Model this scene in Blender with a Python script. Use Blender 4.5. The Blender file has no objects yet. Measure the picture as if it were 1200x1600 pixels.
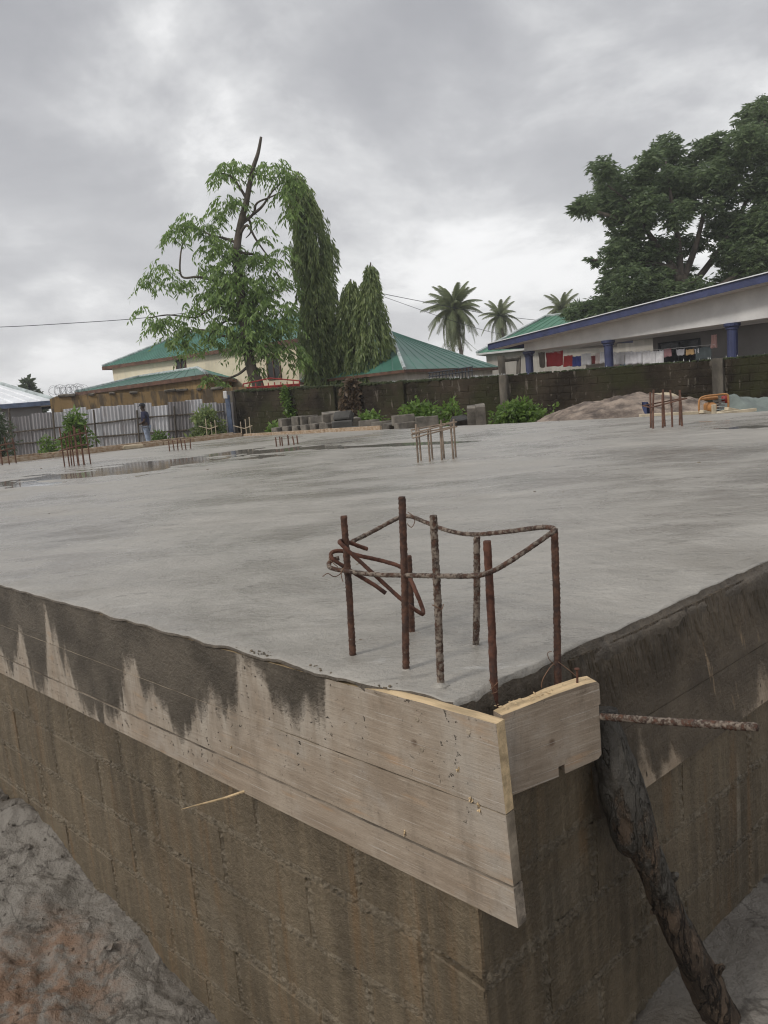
import bpy, math, random
import numpy as np
from mathutils import Vector, Matrix, Euler, noise as mn
random.seed(7); rng = np.random.default_rng(7)
SC = bpy.context.scene; COL = SC.collection
R_ = math.radians

# ------------------------------------------------------------------ camera
FPX, SLOPE, HY, CAMH = 1200.0, 0.088, 622.0, 0.62          # focal in px of a 1200x1600 frame, horizon slope / height
TH = math.atan(SLOPE); PITCH = math.atan((800-HY)*math.cos(TH)/FPX)
FW = Vector((0, math.cos(PITCH), -math.sin(PITCH))); RT = Vector((1, 0, 0)); UP = RT.cross(FW)
IR = RT*math.cos(TH) - UP*math.sin(TH); IU = RT*math.sin(TH) + UP*math.cos(TH)
cam_d = bpy.data.cameras.new('camera'); cam = bpy.data.objects.new('camera', cam_d); COL.objects.link(cam)
cam_d.sensor_fit = 'VERTICAL'; cam_d.sensor_height = 36; cam_d.sensor_width = 27; cam_d.lens = 27.0
cam_d.clip_start = 0.05; cam_d.clip_end = 3000
cam.matrix_world = Matrix(((IR.x, IU.x, -FW.x, 0), (IR.y, IU.y, -FW.y, 0), (IR.z, IU.z, -FW.z, CAMH), (0, 0, 0, 1)))
SC.camera = cam

# ------------------------------------------------------------------ node helpers
def nd(nt, typ, ins=None, **props):
    n = nt.nodes.new(typ)
    for k, v in props.items(): setattr(n, k, v)
    for k, v in (ins or {}).items():
        s = n.inputs[k]
        if isinstance(v, bpy.types.NodeSocket): nt.links.new(v, s)
        elif isinstance(v, bpy.types.Node): nt.links.new(v.outputs[0], s)
        else:
            if isinstance(v, (tuple, list)) and len(v) == 3 and s.type == 'RGBA': v = (*v, 1)
            s.default_value = v
    return n
def ramp(nt, fac, stops):
    n = nt.nodes.new('ShaderNodeValToRGB'); nt.links.new(fac.outputs[0] if isinstance(fac, bpy.types.Node) else fac, n.inputs[0])
    el = n.color_ramp.elements
    while len(el) < len(stops): el.new(0.5)
    for e, (p, c) in zip(el, stops):
        e.position = p; e.color = (*c, 1) if isinstance(c, (tuple, list)) else (c, c, c, 1)
    return n.outputs[0]
def mth(nt, op, a, b=0.0, clamp=False):
    n = nt.nodes.new('ShaderNodeMath'); n.operation = op; n.use_clamp = clamp
    for i, v in enumerate((a, b)):
        if isinstance(v, bpy.types.NodeSocket): nt.links.new(v, n.inputs[i])
        else: n.inputs[i].default_value = v
    return n.outputs[0]
def mix(nt, f, a, b, blend='MIX'):
    n = nt.nodes.new('ShaderNodeMix'); n.data_type = 'RGBA'; n.blend_type = blend
    for k, v in ((0, f), (6, a), (7, b)):
        if isinstance(v, bpy.types.NodeSocket): nt.links.new(v, n.inputs[k])
        else: n.inputs[k].default_value = (*v, 1) if isinstance(v, (tuple, list)) else v
    return n.outputs[2]
def coords(nt, scale=(1, 1, 1), rnd=False):
    tc = nt.nodes.new('ShaderNodeTexCoord'); m = nt.nodes.new('ShaderNodeMapping')
    m.inputs['Scale'].default_value = scale
    v = tc.outputs['Object']
    if rnd:
        oi = nt.nodes.new('ShaderNodeObjectInfo'); a = nt.nodes.new('ShaderNodeVectorMath'); a.operation = 'ADD'
        s = mth(nt, 'MULTIPLY', oi.outputs['Random'], 37.0)
        nt.links.new(v, a.inputs[0]); nt.links.new(s, a.inputs[1]); v = a.outputs[0]
    nt.links.new(v, m.inputs[0]); return m.outputs[0]
def wcoords(nt, scale=(1, 1, 1)):                         # world position: streaks run on from block to block
    g = nt.nodes.new('ShaderNodeNewGeometry'); m = nt.nodes.new('ShaderNodeMapping'); m.inputs['Scale'].default_value = scale
    nt.links.new(g.outputs['Position'], m.inputs[0]); return m.outputs[0]
def noi(nt, vec, scale, detail=4, rough=.55, dist=0.0):
    n = nd(nt, 'ShaderNodeTexNoise', {'Vector': vec, 'Scale': scale, 'Detail': detail, 'Roughness': rough, 'Distortion': dist}); return n.outputs[0]
def sstep(nt, v, a, b):
    if a > b: return mth(nt, 'SUBTRACT', 1.0, sstep(nt, v, b, a))
    n = nt.nodes.new('ShaderNodeMapRange'); n.interpolation_type = 'SMOOTHSTEP'
    nt.links.new(v, n.inputs[0]); n.inputs[1].default_value = a; n.inputs[2].default_value = b
    return n.outputs[0]
def lines(nt, vec, scale, width, detail=3, lvl=.5, dist=.4):       # thin wandering contour lines
    n = noi(nt, vec, scale, detail, .55, dist); return sstep(nt, mth(nt, 'ABSOLUTE', mth(nt, 'SUBTRACT', n, lvl)), width, 0.0)
MATS = {}
def newmat(name):
    m = bpy.data.materials.new(name); m.use_nodes = True; nt = m.node_tree; nt.nodes.clear(); MATS[name] = m
    o = nt.nodes.new('ShaderNodeOutputMaterial'); b = nt.nodes.new('ShaderNodeBsdfPrincipled'); nt.links.new(b.outputs[0], o.inputs[0])
    return m, nt, b
def put(nt, b, **kw):
    for k, v in kw.items():
        k = k.replace('_', ' ')
        if isinstance(v, bpy.types.NodeSocket): nt.links.new(v, b.inputs[k])
        else: b.inputs[k].default_value = (*v, 1) if isinstance(v, (tuple, list)) and len(v) == 3 and b.inputs[k].type == 'RGBA' else v
def bump(nt, h, strength=.5, dist=.01, nrm=None):
    n = nd(nt, 'ShaderNodeBump', {'Height': h, 'Strength': strength, 'Distance': dist})
    if nrm is not None: nt.links.new(nrm, n.inputs['Normal'])
    return n.outputs[0]
def simple(name, col, rough=.7, scale=5, var=.25, bmp=.0, bscale=40, bdist=.01, stretch=(1, 1, 1), metal=0, col2=None, rnd=True, spec=.5):
    m, nt, b = newmat(name)
    v = coords(nt, stretch, rnd)
    f = sstep(nt, noi(nt, v, scale, 5, .6), .3, .7)
    c2 = col2 or tuple(min(1, c*(1+var)) for c in col)
    put(nt, b, Base_Color=mix(nt, f, tuple(c*(1-var) for c in col), c2), Roughness=rough, Metallic=metal, Specular_IOR_Level=spec)
    if bmp: put(nt, b, Normal=bump(nt, noi(nt, v, bscale, 4, .6), bmp, bdist))
    return m

# ------------------------------------------------------------------ sky, sun, exposure
SUN_EL, SUN_AZ = R_(42), R_(236)          # azimuth clockwise from +Y: the brighter part of the overcast lies to the left
w = bpy.data.worlds.new('World'); SC.world = w; w.use_nodes = True; nt = w.node_tree; nt.nodes.clear()
sky = nd(nt, 'ShaderNodeTexSky', sky_type='NISHITA', sun_disc=False, sun_elevation=SUN_EL, sun_rotation=SUN_AZ, air_density=1.0, dust_density=4.0)
tc = nt.nodes.new('ShaderNodeTexCoord'); sp = nd(nt, 'ShaderNodeSeparateXYZ', {0: tc.outputs['Generated']})
zz = mth(nt, 'ADD', mth(nt, 'MAXIMUM', sp.outputs[2], 0.0), 0.32)
cv = nd(nt, 'ShaderNodeCombineXYZ', {0: mth(nt, 'DIVIDE', sp.outputs[0], zz), 1: mth(nt, 'DIVIDE', sp.outputs[1], zz), 2: 17.3}).outputs[0]
big = noi(nt, cv, 0.85, 3, .5, .6); mid = noi(nt, cv, 2.6, 7, .58, .3); fine = noi(nt, cv, 7.0, 5, .55, .1)
cl = mth(nt, 'ADD', mth(nt, 'ADD', mth(nt, 'MULTIPLY', big, .58), mth(nt, 'MULTIPLY', mid, .33)), mth(nt, 'MULTIPLY', fine, .09))
cl = sstep(nt, cl, .385, .60)
hor = mth(nt, 'POWER', mth(nt, 'SUBTRACT', 1.0, mth(nt, 'MAXIMUM', sp.outputs[2], 0.0), True), 3.0)   # clouds thin towards the horizon
cc = ramp(nt, cl, [(0, (.34, .345, .37)), (.38, (.46, .465, .485)), (.70, (.64, .645, .655)), (1, (.96, .96, .96))])
cc = mix(nt, mth(nt, 'MULTIPLY', hor, .55), cc, (.90, .90, .905))
cc = nd(nt, 'ShaderNodeVectorMath', {0: cc, 1: (10, 10, 10)}, operation='MULTIPLY').outputs[0]
bg = nd(nt, 'ShaderNodeBackground', {'Color': mix(nt, .95, sky.outputs[0], cc), 'Strength': 0.1})
wo = nt.nodes.new('ShaderNodeOutputWorld'); nt.links.new(bg.outputs[0], wo.inputs[0])
sd = bpy.data.lights.new('sun', 'SUN'); sd.energy = 1.5; sd.angle = R_(11); sd.color = (1, .95, .88)
so = bpy.data.objects.new('sun', sd); COL.objects.link(so)
sdir = Vector((math.sin(SUN_AZ)*math.cos(SUN_EL), math.cos(SUN_AZ)*math.cos(SUN_EL), math.sin(SUN_EL)))
so.rotation_euler = sdir.to_track_quat('Z', 'Y').to_euler(); so.location = sdir*60
SC.view_settings.view_transform = 'Standard'; SC.view_settings.look = 'None'; SC.view_settings.exposure = 0.14; SC.view_settings.gamma = 1
SC.view_settings.use_curve_mapping = False
SC.render.engine = 'CYCLES'; SC.cycles.max_bounces = 6; SC.cycles.use_denoising = True; SC.cycles.filter_width = 1.15

# ------------------------------------------------------------------ places: pixels of the photograph -> metres
def ray(px, py): return FW*FPX + IR*(px-600) - IU*(py-800)
CAMP = Vector((0, 0, CAMH))
def atY(px, py, Y): d = ray(px, py); return CAMP + d*(Y/d.y)
def onz(px, py, z=0.0): d = ray(px, py); return CAMP + d*((z-CAMH)/d.z)
def xat(px, Y, hor=True): return atY(px, 622-SLOPE*(px-600), Y).x
KX, KY = 0.0828, 1.4632                    # slab corner in plan
AU, AV = R_(135.54), R_(39.84)             # directions of the two near edges
MU = Matrix.Translation((KX, KY, 0)) @ Matrix.Rotation(AU, 4, 'Z')     # left edge frame: x along, +y outward
MV = Matrix.Translation((KX, KY, 0)) @ Matrix.Rotation(AV, 4, 'Z')     # right edge frame: x along, -y outward
ud = Vector((math.cos(AU), math.sin(AU), 0)); vd = Vector((math.cos(AV), math.sin(AV), 0))
ULEN, VLEN = 15.4, 10.0
P_far = Vector((KX, KY, 0)) + ud*ULEN + vd*VLEN

# ------------------------------------------------------------------ mesh helpers
class MB:
    def __init__(s): s.v = []; s.f = []; s.mi = []
    def add(s, vs, fs, mi=0):
        o = len(s.v); s.v.extend([tuple(p) for p in vs]); s.f.extend([tuple(i+o for i in f) for f in fs]); s.mi.extend([mi]*len(fs)); return s
    def box(s, c, d, rot=None, taper=0, mi=0):
        x, y, z = d[0]/2, d[1]/2, d[2]/2
        vs = [Vector((sx*x*(1-taper*(sz > 0)), sy*y*(1-taper*(sz > 0)), sz*z)) for sx in (-1, 1) for sy in (-1, 1) for sz in (-1, 1)]
        if rot is not None: vs = [rot @ p for p in vs]
        vs = [p+Vector(c) for p in vs]
        return s.add(vs, [(0, 1, 3, 2), (4, 6, 7, 5), (0, 4, 5, 1), (2, 3, 7, 6), (0, 2, 6, 4), (1, 5, 7, 3)], mi)
    def bbox(s, c, d, b=.01, rot=None, jit=0, mi=0):      # chamfered box
        x, y, z = d[0]/2, d[1]/2, d[2]/2; b = min(b, x*.9, y*.9, z*.9)
        vs, idx = [], {}
        for sx in (-1, 1):
            for sy in (-1, 1):
                for sz in (-1, 1):
                    for a in range(3):
                        e = [x-b, y-b, z-b]; e[a] = (x, y, z)[a]
                        p = Vector((sx*e[0], sy*e[1], sz*e[2]))
                        if jit: p += Vector((random.uniform(-jit, jit), random.uniform(-jit, jit), random.uniform(-jit, jit)))
                        idx[(sx, sy, sz, a)] = len(vs); vs.append(p)
        fs = []
        for a in range(3):
            o1, o2 = [k for k in range(3) if k != a]
            for sg in (-1, 1):
                q = []
                for (s1, s2) in ((-1, -1), (1, -1), (1, 1), (-1, 1)):
                    k = [0, 0, 0]; k[a] = sg; k[o1] = s1; k[o2] = s2; q.append(idx[(*k, a)])
                fs.append(q if (sg > 0) ^ (a == 1) else q[::-1])
        for a in range(3):
            o1, o2 = [k for k in range(3) if k != a]
            for s1 in (-1, 1):
                for s2 in (-1, 1):
                    q = []
                    for (sa, f) in ((-1, o1), (1, o1), (1, o2), (-1, o2)):
                        k = [0, 0, 0]; k[a] = sa; k[o1] = s1; k[o2] = s2; q.append(idx[(*k, f)])
                    fs.append(q)
        for sx in (-1, 1):
            for sy in (-1, 1):
                for sz in (-1, 1): fs.append([idx[(sx, sy, sz, a)] for a in range(3)])
        if rot is not None: vs = [rot @ p for p in vs]
        return s.add([p+Vector(c) for p in vs], fs, mi)
    def tube(s, pts, rad, n=8, cap=True, mi=0, wob=0):
        pts = [Vector(p) for p in pts]; rads = rad if isinstance(rad, (list, tuple)) else [rad]*len(pts)
        vs, fs = [], []; prev = None
        for i, p in enumerate(pts):
            t = (pts[min(i+1, len(pts)-1)] - pts[max(i-1, 0)])
            t = t.normalized() if t.length > 1e-9 else Vector((0, 0, 1))
            if prev is None: a = t.orthogonal().normalized()
            else:
                a = prev - t*prev.dot(t); a = a.normalized() if a.length > 1e-6 else t.orthogonal().normalized()
            prev = a; b = t.cross(a)
            for k in range(n):
                an = 2*math.pi*k/n; r = rads[i]*(1+(random.uniform(-wob, wob) if wob else 0))
                vs.append(p + (a*math.cos(an)+b*math.sin(an))*r)
        for i in range(len(pts)-1):
            for k in range(n): fs.append((i*n+k, i*n+(k+1) % n, (i+1)*n+(k+1) % n, (i+1)*n+k))
        if cap: fs.append(tuple(range(n))[::-1]); fs.append(tuple((len(pts)-1)*n+k for k in range(n)))
        return s.add(vs, fs, mi)
    def lathe(s, c, prof, n=16, mi=0, mat=None):
        vs = []; fs = []
        for (r, z) in prof:
            for k in range(n): vs.append(Vector((r*math.cos(2*math.pi*k/n), r*math.sin(2*math.pi*k/n), z)))
        for i in range(len(prof)-1):
            for k in range(n): fs.append((i*n+k, i*n+(k+1) % n, (i+1)*n+(k+1) % n, (i+1)*n+k))
        fs.append(tuple(range(n))[::-1]); fs.append(tuple((len(prof)-1)*n+k for k in range(n)))
        if mat is not None: vs = [mat @ p for p in vs]
        return s.add([p+Vector(c) for p in vs], fs, mi)
    def grid(s, nx, ny, fn, mi=0):
        vs = [fn(i/(nx-1), j/(ny-1)) for j in range(ny) for i in range(nx)]
        fs = [(j*nx+i, j*nx+i+1, (j+1)*nx+i+1, (j+1)*nx+i) for j in range(ny-1) for i in range(nx-1)]
        return s.add(vs, fs, mi)
    def slabpoly(s, poly, thick, mi=0):                    # thin solid from a 3D polygon extruded along its normal
        p = [Vector(q) for q in poly]; nn = Vector((0, 0, 0))
        for i in range(len(p)): nn += p[i].cross(p[(i+1) % len(p)])
        nn = nn.normalized()*thick; n = len(p)
        return s.add(p+[q-nn for q in p], [tuple(range(n)), tuple(range(n, 2*n))[::-1]]+[(i, i+n, (i+1) % n+n, (i+1) % n) for i in range(n)], mi)
    def mesh(s, name, mats, off=None, smooth=False):
        me = bpy.data.meshes.new(name); v = s.v
        if off is not None: v = [(a-off[0], b-off[1], c-off[2]) for a, b, c in v]
        me.from_pydata(v, [], s.f)
        for m in (mats if isinstance(mats, (list, tuple)) else [mats]): me.materials.append(MATS[m] if isinstance(m, str) else m)
        if any(s.mi): me.polygons.foreach_set('material_index', s.mi)
        if smooth: me.polygons.foreach_set('use_smooth', [True]*len(me.polygons))
        me.update(); return me
    def part(s, name, mat, parent, smooth=False, local=False, label=None, kind=None):
        """child of `parent`; vertices are world-placed unless local"""
        o = bpy.data.objects.new(name, s.mesh(name, mat, None if local else tuple(root_loc(parent)), smooth)); COL.objects.link(o); o.parent = parent
        if label: o['label'] = label
        if kind: o['kind'] = kind
        return o
    def top(s, name, mat, loc=(0, 0, 0), label=None, cat=None, group=None, kind=None, smooth=False):
        o = bpy.data.objects.new(name, s.mesh(name, mat, loc, smooth)); COL.objects.link(o); o.location = loc
        tag(o, label, cat, group, kind); return o
def root_loc(o):
    v = Vector((0, 0, 0))
    while o is not None: v += Vector(o.location); o = o.parent
    return v
def tag(o, label=None, cat=None, group=None, kind=None):
    for k, v in (('label', label), ('category', cat), ('group', group), ('kind', kind)):
        if v: o[k] = v
    return o
def thing(name, label, cat, loc=(0, 0, 0), rz=0, group=None):
    o = bpy.data.objects.new(name, None); COL.objects.link(o); o.location = loc; o.rotation_euler = (0, 0, rz); o.empty_display_size = .2
    return tag(o, label, cat, group)
def pobj(name, me, parent, loc=(0, 0, 0), rot=(0, 0, 0), scale=(1, 1, 1), label=None, kind=None):
    o = bpy.data.objects.new(name, me); COL.objects.link(o); o.parent = parent; o.location = loc; o.rotation_euler = rot; o.scale = scale
    if label: o['label'] = label
    if kind: o['kind'] = kind
    return o
def fbm(x, y, z=0, o=4): return mn.fractal(Vector((x, y, z)), 1.0, 2.0, o)
def ss(a, b, x):
    t = max(0, min(1, (x-a)/(b-a))); return t*t*(3-2*t)
def smooth_path(pts, n=6):
    pts = [Vector(p) for p in pts]; out = []
    for i in range(len(pts)-1):
        p0 = pts[max(i-1, 0)]; p1 = pts[i]; p2 = pts[i+1]; p3 = pts[min(i+2, len(pts)-1)]
        for k in range(n):
            t = k/n
            out.append(.5*((2*p1)+(p2-p0)*t+(2*p0-5*p1+4*p2-p3)*t*t+(3*p1-p0-3*p2+p3)*t**3))
    out.append(pts[-1]); return out

# ------------------------------------------------------------------ materials
def mat_slab():
    m, nt, b = newmat('slab_concrete'); v = coords(nt)
    st = nd(nt, 'ShaderNodeMapping', {0: v, 'Rotation': (0, 0, R_(24)), 'Scale': (.55, 1.3, 1)}).outputs[0]
    big = sstep(nt, noi(nt, v, .45, 4, .6, .6), .38, .66)
    strk = sstep(nt, noi(nt, st, 2.2, 6, .65, .5), .36, .70)
    fine = noi(nt, v, 60, 4, .7); pit = noi(nt, v, 14, 6, .7)
    c = mix(nt, big, (.190, .182, .168), (.250, .242, .227))
    c = mix(nt, mth(nt, 'MULTIPLY', strk, .7), c, (.315, .308, .292))
    c = mix(nt, mth(nt, 'MULTIPLY', sstep(nt, noi(nt, st, 7, 6, .7), .60, .74), .45), c, (.42, .415, .40))     # laitance scum
    c = mix(nt, mth(nt, 'MULTIPLY', sstep(nt, noi(nt, v, 1.3, 5, .6), .55, .70), .45), c, (.140, .128, .110))    # damp brown patches
    c = mix(nt, mth(nt, 'MULTIPLY', sstep(nt, fine, .50, .72), .35), c, (.13, .12, .105)); c = mix(nt, mth(nt, 'MULTIPLY', sstep(nt, noi(nt, v, 28, 5, .75), .62, .72), .5), c, (.10, .092, .08)); c = mix(nt, mth(nt, 'MULTIPLY', sstep(nt, noi(nt, st, 16, 6, .75), .64, .72), .35), c, (.13, .12, .105)); c = mix(nt, 1.0, c, (1.33, 1.285, 1.215), 'MULTIPLY')
    spk = noi(nt, v, 230, 3, .7); c = mix(nt, mth(nt, 'MULTIPLY', sstep(nt, spk, .57, .70), .45), c, (.11, .10, .085)); c = mix(nt, mth(nt, 'MULTIPLY', sstep(nt, spk, .43, .32), .30), c, (.46, .45, .42))
    c = mix(nt, mth(nt, 'MULTIPLY', sstep(nt, noi(nt, v, 34, 6, .75), .63, .70), .55), c, (.09, .08, .066)); c = mix(nt, mth(nt, 'MULTIPLY', sstep(nt, noi(nt, v, 9, 7, .75), .62, .70), .35), c, (.47, .46, .44))
    tro = mth(nt, 'ADD', mth(nt, 'MULTIPLY', nd(nt, 'ShaderNodeTexWave', {'Vector': nd(nt, 'ShaderNodeMapping', {0: v, 'Location': (2.2, -1.0, 0)}).outputs[0], 'Scale': 2.3, 'Distortion': 11.0, 'Detail': 4.0, 'Detail Scale': .7}, wave_type='RINGS', rings_direction='Z').outputs['Fac'], sstep(nt, noi(nt, v, .8, 4, .6), .46, .60)), mth(nt, 'MULTIPLY', nd(nt, 'ShaderNodeTexWave', {'Vector': nd(nt, 'ShaderNodeMapping', {0: v, 'Location': (-1.8, -3.5, 0)}).outputs[0], 'Scale': 3.1, 'Distortion': 12.0, 'Detail': 4.0, 'Detail Scale': .6}, wave_type='RINGS', rings_direction='Z').outputs['Fac'], sstep(nt, noi(nt, v, .9, 4, .6), .54, .44)))
    wetp = sstep(nt, noi(nt, v, .55, 5, .62, .4), .46, .62)
    rot2 = nd(nt, 'ShaderNodeMapping', {0: v, 'Rotation': (0, 0, R_(-35)), 'Scale': (.5, 1.8, 1)}).outputs[0]
    ln = mth(nt, 'MAXIMUM', mth(nt, 'MULTIPLY', lines(nt, rot2, 2.2, .010, 4), sstep(nt, noi(nt, v, 2.3, 4, .6), .50, .62)), mth(nt, 'MULTIPLY', lines(nt, st, 5.0, .014, 4, .56), sstep(nt, noi(nt, v, 3.1, 4, .6), .53, .63)))
    c = mix(nt, mth(nt, 'MULTIPLY', ln, .55), c, (.10, .092, .078)); c = mix(nt, mth(nt, 'MULTIPLY', mth(nt, 'MULTIPLY', lines(nt, rot2, 3.3, .012, 5, .44), sstep(nt, noi(nt, v, 1.7, 4, .6), .52, .64)), .5), c, (.50, .49, .47))
    c = mix(nt, mth(nt, 'MULTIPLY', wetp, .28), c, (.17, .163, .148))
    put(nt, b, Base_Color=c, Specular_IOR_Level=.5)
    r = mth(nt, 'ADD', mth(nt, 'ADD', mth(nt, 'MULTIPLY', big, .22), mth(nt, 'MULTIPLY', strk, .16)), .20)
    put(nt, b, Roughness=mth(nt, 'SUBTRACT', r, mth(nt, 'MULTIPLY', wetp, .14)))
    n1 = bump(nt, noi(nt, st, 5, 8, .66, .6), .7, .02); n1 = bump(nt, tro, .16, .012, n1)
    n2 = bump(nt, pit, .8, .012, n1); n3 = bump(nt, fine, .8, .004, n2)
    put(nt, b, Normal=n3)
mat_slab()
def mat_wall(name, dk, lt, orange, pale):
    m, nt, b = newmat(name); v = wcoords(nt, (1, 1, 1)); s = wcoords(nt, (1, 1, .07))
    a = sstep(nt, noi(nt, v, 1.6, 5, .6), .35, .65); k = sstep(nt, noi(nt, s, 22, 5, .65), .40, .68)
    c = mix(nt, a, dk, lt); c = mix(nt, mth(nt, 'MULTIPLY', k, .6), c, tuple(x*1.5 for x in lt)); c = mix(nt, mth(nt, 'MULTIPLY', sstep(nt, noi(nt, wcoords(nt, (1, 1, .10)), 12, 5, .65), .54, .70), .45), c, tuple(x*.6 for x in dk)); c = mix(nt, mth(nt, 'MULTIPLY', sstep(nt, noi(nt, v, 4.5, 6, .7), .52, .68), .5), c, tuple(x*1.25 for x in lt))
    o = mth(nt, 'MULTIPLY', sstep(nt, noi(nt, wcoords(nt, (1, 1, .07)), 17, 4, .6), .52, .66), sstep(nt, noi(nt, v, 1.3, 3), .40, .56))
    c = mix(nt, mth(nt, 'MULTIPLY', o, .45), c, orange)
    d = mth(nt, 'MULTIPLY', sstep(nt, noi(nt, wcoords(nt, (1, 1, .035)), 30, 3, .55), .60, .68), sstep(nt, noi(nt, v, 2.3, 3), .48, .62))
    c = mix(nt, mth(nt, 'MULTIPLY', d, .6), c, pale)
    c = mix(nt, mth(nt, 'MULTIPLY', sstep(nt, noi(nt, v, 55, 5, .7), .5, .75), .35), c, tuple(x*.45 for x in dk))
    c = mix(nt, mth(nt, 'MULTIPLY', sstep(nt, noi(nt, v, 85, 5, .75), .60, .68), .75), c, tuple(x*.3 for x in dk)); c = mix(nt, mth(nt, 'MULTIPLY', sstep(nt, noi(nt, v, 24, 6, .75), .58, .68), .4), c, tuple(x*1.6 for x in lt))
    put(nt, b, Roughness=mth(nt, 'ADD', mth(nt, 'MULTIPLY', a, .2), .36), Specular_IOR_Level=.45)
    sp_ = noi(nt, v, 190, 3, .7); c = mix(nt, mth(nt, 'MULTIPLY', sstep(nt, sp_, .58, .72), .35), c, tuple(x*2.2 for x in lt)); c = mix(nt, mth(nt, 'MULTIPLY', sstep(nt, noi(nt, v, 130, 3, .7), .60, .72), .6), c, tuple(x*.35 for x in dk)); put(nt, b, Base_Color=c)
    n1 = bump(nt, noi(nt, v, 9, 7, .65), .9, .022); n2 = bump(nt, noi(nt, v, 60, 5, .75), .9, .010, n1); n2 = bump(nt, noi(nt, s, 30, 4, .6), .2, .003, n2)
    put(nt, b, Normal=bump(nt, sp_, .35, .002, n2))
mat_wall('wet_block', (.088, .068, .043), (.148, .116, .075), (.21, .120, .050), (.31, .265, .20))
mat_wall('wet_skirt', (.066, .053, .039), (.125, .102, .076), (.08, .065, .05), (.12, .105, .085))
mat_wall('wet_mortar', (.095, .076, .051), (.165, .134, .092), (.18, .11, .05), (.26, .24, .20))
def mat_plank(name, cement, side):
    """weathered sawn wood with wet cement slopped over its upper part; x runs along the board, z is up"""
    m, nt, b = newmat(name); tcn = nt.nodes.new('ShaderNodeTexCoord'); v = tcn.outputs['Object']; sx = nd(nt, 'ShaderNodeSeparateXYZ', {0: v})
    X, Z = sx.outputs[0], sx.outputs[2]
    g = nd(nt, 'ShaderNodeMapping', {0: v, 'Scale': (2.0, 26, 26)}).outputs[0]
    grain = noi(nt, g, 1.6, 6, .6, .4); blot = noi(nt, v, 6, 5, .6); scr = nd(nt, 'ShaderNodeMapping', {0: v, 'Rotation': (0, R_(58), 0), 'Scale': (2, 8, 46)}).outputs[0]
    saw = noi(nt, scr, 3.0, 4, .6, .3)
    c = mix(nt, sstep(nt, grain, .35, .68), (.200, .168, .135), (.255, .220, .182))
    c = mix(nt, mth(nt, 'MULTIPLY', sstep(nt, blot, .42, .68), .7), c, (.310, .278, .240))
    c = mix(nt, mth(nt, 'MULTIPLY', sstep(nt, saw, .56, .72), .38), c, (.40, .37, .33))
    c = mix(nt, mth(nt, 'MULTIPLY', sstep(nt, noi(nt, v, 30, 5, .7), .58, .75), .5), c, (.11, .088, .068))
    tanw = mth(nt, 'MULTIPLY', sstep(nt, noi(nt, nd(nt, 'ShaderNodeMapping', {0: v, 'Scale': (1.5, 6, 10)}).outputs[0], 3, 4), .58, .72), .55)
    c = mix(nt, tanw, c, (.30, .20, .12))
    # cement: value grows towards the top, ragged by broad and by fine drips
    n1 = noi(nt, nd(nt, 'ShaderNodeMapping', {0: v, 'Scale': (1, 1, .30)}).outputs[0], 3.4, 2, .5, .3)
    n2 = noi(nt, nd(nt, 'ShaderNodeMapping', {0: v, 'Scale': (1, 1, .05)}).outputs[0], 15, 2, .5, .1)
    val = mth(nt, 'ADD', Z, mth(nt, 'MULTIPLY', mth(nt, 'SUBTRACT', n1, .5), .85))
    val = mth(nt, 'ADD', val, mth(nt, 'MULTIPLY', mth(nt, 'SUBTRACT', n2, .5), .36))
    val = mth(nt, 'ADD', val, mth(nt, 'MULTIPLY', mth(nt, 'SUBTRACT', noi(nt, v, 40, 4, .7), .5), .09))
    if side == 'L':
        clean = sstep(nt, X, 1.15, .02)                       # the last arm's length by the corner stayed bare
        val = mth(nt, 'SUBTRACT', val, mth(nt, 'MULTIPLY', clean, .33))
    c = mix(nt, 1.0, c, (1.28, 1.20, 1.11), 'MULTIPLY')
    c = mix(nt, mth(nt, 'MULTIPLY', sstep(nt, noi(nt, nd(nt, 'ShaderNodeMapping', {0: v, 'Scale': (1, 1, .3)}).outputs[0], 8, 6, .7), .52, .70), .6), c, (.17, .135, .10))
    c = mix(nt, mth(nt, 'MULTIPLY', sstep(nt, noi(nt, v, 3.5, 6, .7), .50, .68), .45), c, (.38, .35, .31))
    c = mix(nt, mth(nt, 'MULTIPLY', sstep(nt, noi(nt, v, 75, 4, .75), .60, .70), .55), c, (.12, .095, .07))
    vor = nd(nt, 'ShaderNodeTexVoronoi', {'Vector': v, 'Scale': 5.5}).outputs['Distance']; c = mix(nt, mth(nt, 'MULTIPLY', sstep(nt, vor, .075, .03), .8), c, (.10, .06, .035))
    scr2 = noi(nt, nd(nt, 'ShaderNodeMapping', {0: v, 'Rotation': (0, R_(-52), 0), 'Scale': (1.5, 4, 90)}).outputs[0], 2.5, 3, .5); c = mix(nt, mth(nt, 'MULTIPLY', sstep(nt, scr2, .61, .69), .5), c, (.52, .48, .43))
    k = sstep(nt, val, -cement-.055, -cement+.03)
    lip = sstep(nt, val, -cement-.26, -cement+.02)
    k = mth(nt, 'MAXIMUM', k, mth(nt, 'MULTIPLY', mth(nt, 'MULTIPLY', sstep(nt, noi(nt, v, 58, 3, .6), .64, .69), sstep(nt, val, -cement-.30, -cement-.02)), .8))
    wet = mix(nt, sstep(nt, noi(nt, v, 5, 5, .6), .35, .65), (.066, .054, .040), (.135, .113, .086))
    wet = mix(nt, mth(nt, 'MULTIPLY', sstep(nt, noi(nt, v, 45, 5, .7), .5, .72), .5), wet, (.05, .043, .034))
    gr_ = noi(nt, v, 170, 3, .7); wet = mix(nt, mth(nt, 'MULTIPLY', sstep(nt, gr_, .56, .72), .5), wet, (.21, .19, .16)); c = mix(nt, mth(nt, 'MULTIPLY', sstep(nt, gr_, .60, .72), .35), c, (.13, .105, .082))
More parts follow.
